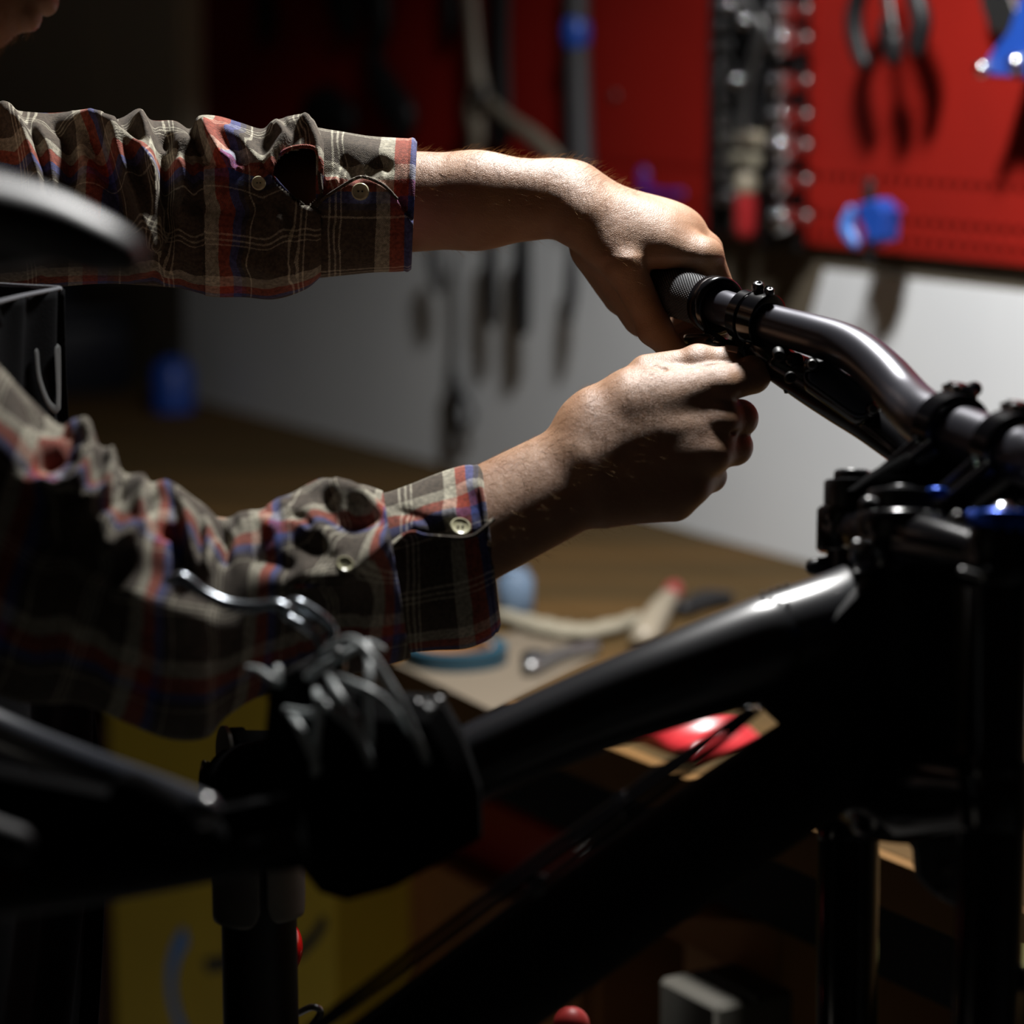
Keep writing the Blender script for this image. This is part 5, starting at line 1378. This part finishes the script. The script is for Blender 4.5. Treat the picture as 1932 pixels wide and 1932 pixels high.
# ---- socket rails
def socket_rails():
    def rail(xc, w0, ys, r, label_side, rl, sc_=1.0):
        s, z0 = wall_px(xc, 470 if label_side == 'right' else 440, 0.02); _, z1 = wall_px(xc, -60, 0.02)
        mb = MB(); wbox(mb, s - w0, s + w0, 0.012, 0.026, z0, z1 + 0.2)
        o = mb.build('socket_rail', M_plasticblk); tag(o, rl, 'socket rail')
        mb = MB()
        for e in (-1, 1): wbox(mb, s + e * w0 - 0.002, s + e * w0 + 0.002, 0.026, 0.031, z0, z1 + 0.2)
        sag(mb.build('rail_lip', M_plasticblk, o))
        return s, o
    # left: eleven small sockets; right: large sockets
    s, o = rail(1362, 0.014, None, 0, 'left', 'narrow black rail with a column of small sockets, left of the wrench')
    for k, y in enumerate((-22, 11, 49, 87, 123, 155, 189, 227, 261, 299, 333, 373)):
        ss, z = wall_px(1362, y, 0.045); c = Wp(ss, 0.028, z)
        r = 0.0088
        so = MB().lathe(c, NT, [(0, r * 0.8), (0.002, r), (0.022, r), (0.024, r * 0.92), (0.024, r * 0.62), (0.016, r * 0.6), (0.016, 0.0001)], 20).build('small_socket', M_steel)
        tag(so, ORD[11 - k] + 'small chrome socket from the bottom of the narrow rail', 'socket', 'small sockets on the narrow rail')
        MB().lathe(c + NT * 0.006, NT, [(0, r * 1.02), (0.003, r * 1.04), (0.006, r * 1.02)], 20).build('knurled_band', M_darksteel, so)
    s, o = rail(1478, 0.034, None, 0, 'right', 'broad black rail with a column of large chrome sockets')
    for k, y in enumerate((-45, 23, 78, 158, 222, 280, 345, 413)):
        ss, z = wall_px(1480, y, 0.05); r = 0.0165 + 0.0012 * (k % 3)
        c = Wp(ss - 0.004, 0.027, z)
        so = MB().lathe(c, NT, [(0, r * 0.75), (0.002, r * 0.8), (0.012, r * 0.8), (0.015, r), (0.034, r), (0.036, r * 0.93), (0.036, r * 0.66), (0.024, r * 0.62), (0.024, 0.0001)], 24).build('large_socket', M_steel)
        tag(so, ORD[7 - k] + 'large chrome socket from the bottom of the broad rail', 'socket', 'large sockets on the broad rail')
        MB().ball(Wp(ss + 0.024, 0.036, z + 0.004), 0.006, 12).build('clip_ball', M_darksteel, so)
    # wrench between the rails
    mb = MB(); pts = []
    for x, y in ((1386, -40), (1412, 20), (1432, 45), (1430, 85), (1416, 130), (1406, 180), (1400, 240)):
        ss, z = wall_px(x, y, 0.04); pts.append(Wp(ss, 0.04, z))
    mb.tube(pts, [0.011, 0.011, 0.0105, 0.009, 0.0085, 0.008, 0.009], 16, samples=40, flat=(NT, 0.45))
    o = mb.build('curved_wrench', M_darksteel); tag(o, 'long curved grey wrench hanging between the two socket rails', 'wrench')
    for x, y in ((1374, 10), (1399, 40), (1385, 152)):
        ss, z = wall_px(x, y, 0.05); 
        MB().lathe(Wp(ss, 0.045, z), NT, [(0, 0.008), (0.006, 0.008), (0.008, 0.006), (0.008, 0.0001)], 16).build('jaw_ring', M_steel, o)
    # dark strip behind the two rails, small packets, screwdriver
    s0, z0 = wall_px(1384, 300, 0.014); s1, _ = wall_px(1444, 300, 0.014)
    o = wbox(MB(), s0, s1, 0.012, 0.02, wall_px(1410, 425, 0.02)[1], 2.0).build('backing_plate', M_plasticblk); tag(o, 'dark backing plate between the two socket rails', 'plate')
    for k, (x, y, m, l) in enumerate(((1412, 263, M_cream, 'yellowish tape packet hanging above the pale one between the rails'), (1405, 303, M_rag, 'pale packet hanging just above the red screwdriver'))):
        ss, z = wall_px(x, y, 0.04)
        o = wbox(MB(), ss - 0.028, ss + 0.020, 0.022, 0.042, z - 0.009, z + 0.009, 0.2).build('packet', m); tag(o, l, 'packet')
    ss, za = wall_px(1408, 345, 0.04); _, zb = wall_px(1408, 432, 0.04)
    o = thing('screwdriver', Wp(ss, 0.04, za), 'screwdriver with red handle and pale collar hanging beside the broad socket rail', 'screwdriver')
    MB().tube([Wp(ss, 0.04, za - 0.012), Wp(ss, 0.04, (za + zb) / 2), Wp(ss, 0.04, zb)], [0.012, 0.0135, 0.013], 18, samples=12).build('handle', M_redplastic, o)
    MB().lathe(Wp(ss, 0.04, za), ZZ, [(-0.012, 0.0125), (-0.010, 0.0145), (0.006, 0.013), (0.012, 0.009), (0.012, 0.0001)], 18).build('collar', M_cream, o)
    MB().tube([Wp(ss, 0.04, za + 0.01), Wp(ss, 0.04, za + 0.06)], 0.003, 10).build('blade', M_steel, o)
    ss2, _ = wall_px(1388, 390, 0.03)
    o = MB().tube([Wp(ss2, 0.03, za), Wp(ss2, 0.03, zb)], 0.0055, 12).build('hex_key', M_darksteel); tag(o, 'grey hex key hanging just left of the red screwdriver', 'hex key')
socket_rails()

def curve_on_wall(pts, t, r, m, name, parent=None, flat=0.6, n=14, samples=30):
    A = []
    for p in pts:
        tt = p[2] if len(p) > 2 else t
        s, z = wall_px(p[0], p[1], tt); A.append(Wp(s, tt, z))
    return MB().tube(A, r, n, samples=samples, flat=(NT, flat)).build(name, m, parent)
def plate_on_wall(pts, t0, t1, m, name, parent=None, bev=0.002):
    A = []
    for x, y in pts:
        s, z = wall_px(x, y, t1); A.append(Wp(s, t0, z))
    return MB().prism(A, NT * (t1 - t0), bev).build(name, m, parent, sharp=35)

def hung_tools():
    # pliers with black grips, upper right
    o = thing('pliers', Wp(wall_px(1660, 0, 0.05)[0], 0.05, wall_px(1660, 0, 0.05)[1]), 'black-handled pliers hanging open to the right of the broad socket rail', 'pliers')
    curve_on_wall([(1648, -60), (1618, 0), (1612, 50), (1622, 100), (1630, 118)], 0.07, [0.010, 0.011, 0.012, 0.011, 0.009], M_plasticblk, 'handle', o, 0.8)
    curve_on_wall([(1700, -70), (1726, -10), (1738, 40), (1732, 90)], 0.07, [0.010, 0.012, 0.013, 0.011], M_plasticblk, 'handle', o, 0.8)
    curve_on_wall([(1664, -80), (1674, 0), (1682, 55)], 0.08, [0.007, 0.0075, 0.007], M_darksteel, 'spring_arm', o, 0.5)
    curve_on_wall([(1675, 52), (1684, 80), (1686, 104)], 0.075, [0.012, 0.014, 0.012], M_plasticblk, 'jaw_cover', o, 0.7)
    MB().lathe(Wp(*[wall_px(1675, -70, 0.06)[0], 0.06, wall_px(1675, -70, 0.06)[1]]), NT, [(0, 0.014), (0.01, 0.014), (0.012, 0.01), (0.012, 0.0001)], 18).build('pivot', M_darksteel, o)
    # grey bracket and blue triangular tool, far right
    o = plate_on_wall([(1845, -60), (1888, -60), (1918, 20), (1906, 70), (1868, 60), (1850, 10)], 0.02, 0.035, M_darksteel, 'grey_bracket'); tag(o, 'curved grey metal bracket above the blue triangular holder', 'bracket')
    o = plate_on_wall([(1925, -10), (1990, -60), (2060, 20), (2040, 160), (1850, 142), (1862, 108), (1900, 60)], 0.015, 0.075, M_blueplastic, 'triangular_holder', None, 0.004); tag(o, 'blue triangular tool holder at the upper right edge of the red board', 'tool holder')
    for x, y, r in ((1854, 130, 0.0085), (1918, 120, 0.010)):
        s, z = wall_px(x, y, 0.08); MB().ball(Wp(s, 0.08, z), r, 14).build('end_fitting', M_steel, o)
    # blue spring clamp, centre right
    s, z = wall_px(1640, 400, 0.07)
    o = thing('spring_clamp', Wp(s, 0.07, z), 'small blue spring clamp hanging low on the red board', 'clamp')
    curve_on_wall([(1640, 350), (1640, 385)], 0.06, [0.008, 0.010], M_plasticblk, 'hanger', o)
    plate_on_wall([(1612, 388), (1650, 376), (1668, 396), (1664, 452), (1640, 462), (1626, 430)], 0.045, 0.07, M_blueplastic, 'body', o, 0.003)
    curve_on_wall([(1605, 398), (1598, 430), (1612, 458)], 0.08, [0.006, 0.010, 0.007], mat('light_blue_plastic', (0.04, 0.16, 0.50), 0.35), 'jaw', o, 0.7)
    curve_on_wall([(1655, 390), (1682, 392), (1698, 398)], 0.05, [0.005, 0.005, 0.004], MATS['purple_plastic'], 'trigger', o, 0.8)
    curve_on_wall([(1642, 455), (1640, 475), (1641, 492)], 0.06, [0.008, 0.007, 0.006], M_plasticblk, 'tip', o, 0.8)
    # small violet hook behind the wrist
    o = curve_on_wall([(1214, 330), (1216, 356), (1240, 366), (1286, 366)], 0.03, [0.011, 0.010, 0.007, 0.006], MATS['purple_plastic'], 'violet_hook'); tag(o, 'small violet hook on the red board just above the left wrist', 'hook')
    # long grey cutters
    o = thing('cable_cutters', Wp(wall_px(895, 20, 0.04)[0], 0.04, wall_px(895, 20, 0.04)[1]), 'long pale grey cutters hanging open above the left forearm', 'cutters')
    curve_on_wall([(884, -60), (892, 40), (898, 120), (906, 180)], 0.05, [0.012, 0.012, 0.014, 0.018], M_greytool, 'handle', o, 0.6)
    curve_on_wall([(904, 175), (896, 215), (900, 260), (892, 300)], 0.05, [0.019, 0.020, 0.014, 0.010], M_greytool, 'handle', o, 0.6)
    curve_on_wall([(915, 185), (960, 225), (1010, 262), (1050, 300)], 0.05, [0.008, 0.010, 0.013, 0.012], M_greytool, 'lever', o, 0.6)
    MB().lathe(Wp(wall_px(908, 180, 0.06)[0], 0.06, wall_px(908, 180, 0.06)[1]), NT, [(0, 0.016), (0.006, 0.015), (0.008, 0.01), (0.008, 0.0001)], 18).build('pivot', M_darksteel, o)
    # black flat bar, dark tube with a blue band
    o = curve_on_wall([(945, -60), (944, 100), (946, 250)], 0.04, [0.022, 0.021, 0.024], M_plasticblk, 'black_bar_tool', None, 0.4); tag(o, 'flat black bar tool hanging beside the grey cutters', 'bar tool')
    o = curve_on_wall([(1088, -60), (1090, 120), (1096, 320)], 0.04, [0.019, 0.019, 0.021], M_greyblack, 'tyre_pump', None, 0.8); tag(o, 'slim dark pump with a blue band hanging on the red board', 'pump')
    s, za = wall_px(1090, 55, 0.04); _, zb = wall_px(1090, 72, 0.04)
    MB().tube([Wp(s, 0.042, za), Wp(s, 0.042, zb)], 0.021, 18, flat=(NT, 0.85)).build('blue_band', M_blueplastic, o)
    # large dark shapes, dim upper part of the board
    o = curve_on_wall([(700, -60), (716, 40), (706, 100), (722, 160), (760, 220)], 0.04, [0.034, 0.030, 0.018, 0.030, 0.034], M_plasticblk, 'black_shears', None, 0.5); tag(o, 'big black shears hanging in the dim part of the red board', 'shears')
    o = curve_on_wall([(640, -60), (650, 10), (655, 40)], 0.03, [0.05, 0.045, 0.03], M_plasticblk, 'dark_pouch', None, 0.4); tag(o, 'dark pouch hanging at the top left of the red board', 'pouch')
    o = curve_on_wall([(845, -60), (850, 30), (846, 60)], 0.03, [0.016, 0.018, 0.012], M_plasticblk, 'short_chisel', None, 0.5); tag(o, 'short dark chisel hanging left of the grey cutters', 'chisel')
    o = curve_on_wall([(490, -60), (500, 40), (496, 70)], 0.03, [0.02, 0.024, 0.016], M_plasticblk, 'black_mallet', None, 0.5); tag(o, 'dim black mallet hanging at the far left of the red board', 'mallet')
    o = curve_on_wall([(590, 210), (620, 205), (650, 225)], 0.03, [0.03, 0.035, 0.03], M_plasticblk, 'rubber_block', None, 0.5); tag(o, 'dark rubber block on the red board behind the rolled cuff', 'block')
    # hanging straps left of the board, on the grey wall
    o = curve_on_wall([(180, -60), (188, 60), (192, 150), (214, 230)], 0.03, [0.022, 0.024, 0.03, 0.024], M_black, 'hanging_strap', None, 0.4); tag(o, 'dark strap hanging on the dim wall left of the red board', 'strap')
    # tools hanging below the board in front of the white sheet, and a shadow strip
    for k, (pts, r, m, nm, l) in enumerate((
        ([(925, 430), (925, 520), (928, 600)], [0.012, 0.016, 0.013], M_plasticblk, 'file', 'dark file hanging over the white sheet, left of the broad black one'),
        ([(985, 430), (984, 530), (985, 612)], [0.016, 0.019, 0.017], M_plasticblk, 'flat_file', 'broad black file hanging over the white sheet below the forearm'),
        ([(816, 470), (822, 510), (826, 540)], [0.014, 0.016, 0.012], M_greyblack, 'paint_scraper', 'small grey scraper hanging over the white sheet beside the rolled cuff'),
        ([(856, 480), (858, 620), (852, 720)], [0.005, 0.005, 0.006], M_greyblack, 'hook_rod', 'thin rod with a dark hooked end hanging lowest over the white sheet'),
        ([(1080, 470), (1078, 540), (1074, 600)], [0.010, 0.014, 0.009], M_greyblack, 'shadow_strip', 'slim grey strip standing in for a shadow on the white sheet under the wrist'))):  # last entry is a solid grey strip standing in for a shadow
        o = curve_on_wall(pts, 0.045 if k != 3 else 0.02, r, m, nm, None, 0.5); tag(o, l, nm.replace('_', ' '))
        if nm == 'hook_rod':
            curve_on_wall([(852, 705), (858, 750), (852, 800), (850, 850)], 0.025, [0.010, 0.015, 0.010, 0.006], M_black, 'hook_head', o, 0.6)
            curve_on_wall([(862, 735), (880, 755), (892, 785), (878, 808), (868, 795)], 0.025, 0.005, M_greyblack, 'hook_loop', o, 0.8)
M_greytool = mat('pale_grey_tool', (0.15, 0.13, 0.10), 0.45)
M_greyblack = mat('grey_black_tool', (0.035, 0.035, 0.038), 0.5)
mat('purple_plastic', (0.07, 0.012, 0.15), 0.4)
hung_tools()

# ================================================================== WORKBENCH
def bench():
    o = thing('workbench', Wp(0, 0.35, 0), 'long wooden workbench against the wall, with worn brown top', 'workbench')
    # top of boards laid along the bench
    nb = 5; w_ = 0.66 / nb
    for k in range(nb):
        mb = MB(); wbox(mb, -2.9, 2.3, 0.0 + k * w_ + 0.0006, (k + 1) * w_ - 0.0006, 0.882, 0.92 - 0.0006 * (k % 2), 0.03)
        mb.build('board', M_bench, o, smooth=False)
    mb = MB(); wbox(mb, -2.9, 2.3, 0.66, 0.672, 0.880, 0.9195, 0.05); mb.build('front_edge', M_edge, o, smooth=False)
    mb = MB(); wbox(mb, -2.9, 2.3, 0.60, 0.63, 0.80, 0.88, 0.05); mb.build('apron_rail', M_black, o, smooth=False)
    for s in (-2.7, -2.05, 0.35, 2.2):
        for t in (0.05, 0.60):
            mb = MB(); wbox(mb, s - 0.04, s + 0.04, t - 0.04, t + 0.04, 0.0, 0.88, 0.04); mb.build('leg', M_edge, o, smooth=False)
    mb = MB(); wbox(mb, -2.9, 2.3, 0.02, 0.58, 0.20, 0.225, 0.05); mb.build('lower_shelf', M_ply, o, smooth=False)
    mb = MB(); wbox(mb, -2.9, 2.3, 0.0, 0.02, 0.1, 0.88, 0.05); mb.build('back_panel', M_black, o, smooth=False)
bench()

def at_plane(x, y, t):
    s, z = wall_px(x, y, t); return s, z
def under_bench():
    # yellow box with a blue printed ring, standing in front of the bench
    t = 0.645
    s0, _ = at_plane(210, 1600, t); s1, _ = at_plane(628, 1600, t); _, zt = at_plane(400, 1260, t)
    o = thing('yellow_box', Wp((s0 + s1) / 2, t - 0.1, 0), 'tall yellow box with blue ring print standing below the bench', 'box')
    wbox(MB(), s0, s1, t - 0.22, t, 0.0, zt, 0.01).build('carton', M_yellow, o, smooth=False)
    wbox(MB(), s0 + 0.01, s1 - 0.01, t - 0.2, t - 0.01, zt, zt + 0.004, 0.01).build('lid_flap', M_yellow, o, smooth=False)
    V = []; pts = [(346, 1768), (330, 1800), (322, 1850), (330, 1905), (352, 1960), (400, 2010)]
    def band(pts, w, m, nm):
        A = spline(np.array(pts, float), 24); B3 = []
        for x, y in A:
            s, z = at_plane(x, y, t + 0.001); B3.append(Wp(s, t + 0.0006, z))
        return MB().tube(B3, w, 12, flat=(NT, 0.06)).build(nm, m, o)
    band(pts, [0.012] * 24, M_print_blue, 'ring_print')
    band([(390, 1822), (420, 1818), (470, 1812)], 0.009, M_print_dark, 'dark_print')
    band([(560, 1800), (590, 1770), (610, 1740)], 0.008, M_print_dark, 'dark_print')
    # brown cabinet left, plywood doors to the right
    s0, _ = at_plane(70, 1800, 0.64); s1, _ = at_plane(200, 1800, 0.655)
    o = thing('side_cabinet', Wp((s0 + s1) / 2, .5, 0), 'dark reddish-brown cabinet left of the yellow box', 'cabinet')
    wbox(MB(), s0, s1, 0.3, 0.64, 0.0, 0.66, 0.02).build('carcass', mat('red_brown_board', (0.055, 0.018, 0.008), 0.6), o, smooth=False)
    wbox(MB(), s0 + 0.02, s1 - 0.02, 0.642, 0.655, 0.03, 0.62, 0.05).build('door', MATS['red_brown_board'], o, smooth=False)
    o = thing('plywood_crate', Wp(-0.1, .5, 0), 'brown plywood crate below the bench, right of the yellow box', 'crate')
    s0, _ = at_plane(655, 1700, 0.55); s1, _ = at_plane(1090, 1700, 0.55); _, zt = at_plane(850, 1640, 0.55)
    for k in range(4):
        za = 0.0 + k * (zt / 4)
        wbox(MB(), s0, s1, 0.53, 0.55, za + 0.002, za + zt / 4 - 0.002, 0.1).build('slat', M_ply, o, smooth=False)
    wbox(MB(), s0, s1, 0.25, 0.53, 0.0, zt - 0.01, 0.01).build('crate_body', M_ply, o, smooth=False)
    # red toolbox standing on the crate
    s0, z0 = at_plane(815, 1720, 0.5); s1, z1 = at_plane(1150, 1545, 0.5)
    zt2 = zt
    o = thing('red_toolbox', Wp((s0 + s1) / 2, .4, zt2), 'dim dark red toolbox on top of the plywood crate', 'toolbox')
    wbox(MB(), s0, s1, 0.28, 0.52, zt2, zt2 + 0.085, 0.1).build('case', mat('dark_red_steel', (0.22, 0.004, 0.004), 0.45), o)
    wbox(MB(), s0 + 0.01, s1 - 0.01, 0.29, 0.51, zt2 + 0.085, zt2 + 0.10, 0.2).build('lid', MATS['dark_red_steel'], o)
    sx, zx = at_plane(990, 1505, 0.6)
    MB().lathe(Wp(sx, 0.53, zt2 + 0.09), NT, [(0, 0.012), (0.006, 0.012), (0.009, 0.008), (0.009, 0.0001)], 16).build('lid_knob', M_steel, o)
    # cardboard box on the right with pale block beside it
    t = 0.60
    s0, _ = at_plane(1288, 1800, t); s1, _ = at_plane(1476, 1800, t); _, zt = at_plane(1380, 1700, t)
    o = thing('cardboard_box', Wp((s0 + s1) / 2, .5, 0.225), 'brown cardboard box on the shelf below the bench, left of the far fork leg', 'box')
    wbox(MB(), s0, s1, 0.25, t, 0.225, zt, 0.02).build('carton', M_card, o, smooth=False)
    A = [Wp(s0, t, zt), Wp(s1, t, zt), Wp(s1, t + 0.01, zt - 0.06), Wp(s0, t + 0.06, zt - 0.02)]
    MB().prism(A, ZZ * 0.004).build('lid_flap', M_card, o, smooth=False)
    s2, _ = at_plane(1278, 1870, 0.68); s3, _ = at_plane(1390, 1870, 0.68); _, z2 = at_plane(1330, 1862, 0.68)
    o = wbox(MB(), s2, s3, 0.62, 0.70, 0.0, z2, 0.05).build('stone_block', mat('grey_stone', (0.05, 0.046, 0.036), 0.8)); tag(o, 'dim grey upright block standing before the cardboard box', 'block')
    s4, _ = at_plane(1880, 1850, 0.72); s5, _ = at_plane(1925, 1850, 0.72); _, z4 = at_plane(1900, 1800, 0.72)
    # jar just visible between the fork legs at the right
    c = Wp((s4 + s5) / 2, 0.72, 0)
    o = MB().lathe(c, ZZ, [(0, 0.03), (0.002, 0.034), (z4 - 0.03, 0.034), (z4 - 0.01, 0.028), (z4, 0.028), (z4, 0.0001)], 22).build('spray_can', mat('olive_paint', (0.10, 0.10, 0.02), 0.35)); tag(o, 'olive spray can standing on the floor beyond the near fork leg', 'can')
under_bench()

def on_bench():
    B = lambda x, y, h=0.0: (lambda q: Wp(q[0], q[1], 0.92 + h))(bench_px(x, y, 0.92 + h))
    # blue bottle and dark boxes at the dim end
    c = B(328, 778)
    o = thing('blue_bottle', c, 'blue bottle standing at the dim left end of the bench', 'bottle')
    MB().lathe(c, ZZ, [(0, 0.03), (0.004, 0.036), (0.07, 0.036), (0.085, 0.028), (0.09, 0.016), (0.095, 0.016), (0.095, 0.0001)], 24).build('body', M_blueplastic, o)
    MB().lathe(c + ZZ * 0.095, ZZ, [(0, 0.018), (0.018, 0.017), (0.02, 0.014), (0.02, 0.0001)], 18).build('cap', M_plasticblk, o)
    for k, (x0, x1, yb, h, l) in enumerate(((118, 215, 740, 0.15, 'dim dark blue-black case at the left end of the bench, beside the apron'), (222, 345, 700, 0.20, 'dim dark case on the bench just behind the blue bottle'))):
        a, b = B(x0, yb), B(x1, yb); sa, sb = (a - W0).dot(US), (b - W0).dot(US); t = (a - W0).dot(NT)
        o = thing('dark_case', Wp((sa + sb) / 2, max(t, .2) - .05, 0.92), l, 'case')
        wbox(MB(), min(sa, sb), max(sa, sb), max(t, 0.2) - 0.15, max(t, 0.2), 0.92, 0.92 + h * 0.8, 0.05).build('case_body', M_casem, o)
        wbox(MB(), min(sa, sb) + .004, max(sa, sb) - .004, max(t, 0.2) - 0.145, max(t, 0.2) - 0.005, 0.92 + h * 0.8, 0.92 + h, 0.1).build('lid', M_casem, o)
    # roll of blue tape under the cuff, grey-blue pot behind it
    c = B(860, 1250); r = 0.052
    o = MB().lathe(c, ZZ, [(0.0, r * 0.72), (0.0, r), (0.018, r), (0.018, r * 0.72)], 36, closed=True).build('tape_roll', M_teal); tag(o, 'roll of teal-blue tape lying on the bench below the lower cuff', 'tape')
    MB().lathe(c, ZZ, [(0.0005, r * 0.68), (0.0005, r * 0.73), (0.0175, r * 0.73), (0.0175, r * 0.68)], 36, closed=True).build('cardboard_core', M_card, o)
    c = B(972, 1168)
    o = MB().lathe(c, ZZ, [(0, 0.018), (0.002, 0.02), (0.045, 0.02), (0.05, 0.015), (0.055, 0.014), (0.055, 0.0001)], 22).build('glue_pot', mat('grey_blue_plastic', (0.10, 0.15, 0.22), 0.5)); tag(o, 'small grey-blue pot standing just right of the lower cuff', 'pot')
    # pale paper sheet, folded rag, grey hand tool, white tube with red cap
    A = [B(745, 1255), B(1010, 1185), B(1130, 1240), B(930, 1345)]
    o = MB().prism([a + ZZ * 0.0006 for a in A], ZZ * 0.001).build('paper_sheet', M_paper, smooth=False); tag(o, 'pale paper sheet lying on the bench under the teal tape', 'paper')
    A = spline(np.array([B(945, 1172), B(1000, 1190), B(1060, 1205), B(1120, 1205), B(1200, 1180)]), 24)
    o = MB().tube(A + ZZ * 0.008, [0.010, 0.016, 0.018, 0.017, 0.012] and [0.010 + 0.008 * math.sin(i / 23 * math.pi) + 0.002 * math.sin(i * 1.7) for i in range(24)], 18, flat=(ZZ, 0.5)).build('grey_rag', M_rag); tag(o, 'twisted pale rag lying on the bench behind the top tube', 'rag')
    c = B(1018, 1262)
    o = thing('ratchet', c, 'grey ratchet tool lying on the bench close above the top tube', 'ratchet')
    MB().tube([B(1002, 1262, 0.008), B(1060, 1236, 0.008), B(1120, 1222, 0.008)], [0.010, 0.008, 0.008], 14, samples=12).build('handle', M_darksteel, o)
    MB().lathe(B(1008, 1262, 0.0), ZZ, [(0, 0.013), (0.014, 0.013), (0.018, 0.009), (0.018, 0.0001)], 20).build('ratchet_head', M_plasticblk, o)
    o = thing('glue_tube', B(1240, 1190), 'small white tube with a red cap lying on the bench, middle', 'tube')
    MB().tube([B(1215, 1205, 0.012), B(1240, 1160, 0.013), B(1262, 1128, 0.013)], [0.016, 0.014, 0.010], 16, samples=14).build('tube_body', M_cream, o)
    MB().tube([B(1262, 1128, 0.013), B(1272, 1112, 0.013)], 0.010, 14).build('tube_cap', M_redplastic, o)
    o = MB().tube([B(1290, 1150, 0.008), B(1330, 1135, 0.008), B(1370, 1130, 0.008)], [0.010, 0.013, 0.009], 14, samples=10).build('dark_grip', M_plasticblk); tag(o, 'short dark tool lying right of the white tube', 'tool')
    # shiny red glove / pouch near the front edge
    rr = np.random.RandomState(3); n = 26; V = []
    c = B(1305, 1400); 
    for i in range(n):
        for j in range(n):
            a, b = i / (n - 1) * 2 - 1, j / (n - 1) * 2 - 1
            h = 0.028 * max(0, 1 - a * a) ** 0.5 * max(0, 1 - b * b) ** 0.5 * (1 + 0.25 * math.sin(6 * a + 3 * b)) + 0.002
            V.append(c + US * a * 0.062 + NT * b * 0.042 + ZZ * h)
    Fc = [(i * n + j, i * n + j + 1, (i + 1) * n + j + 1, (i + 1) * n + j) for i in range(n - 1) for j in range(n - 1)]
    o = MB().add(V, Fc).build('red_pouch', M_pouch, sharp=180); tag(o, 'shiny crumpled red pouch lying on the bench edge, seen under the top tube', 'pouch')
    md = o.modifiers.new('t', 'SOLIDIFY'); md.thickness = 0.002; md.offset = -1
M_casem = mat('blue_black_case', (0.010, 0.012, 0.020), 0.5)
M_pouch = mat('shiny_red_vinyl', (0.38, 0.02, 0.025), 0.35)
on_bench()
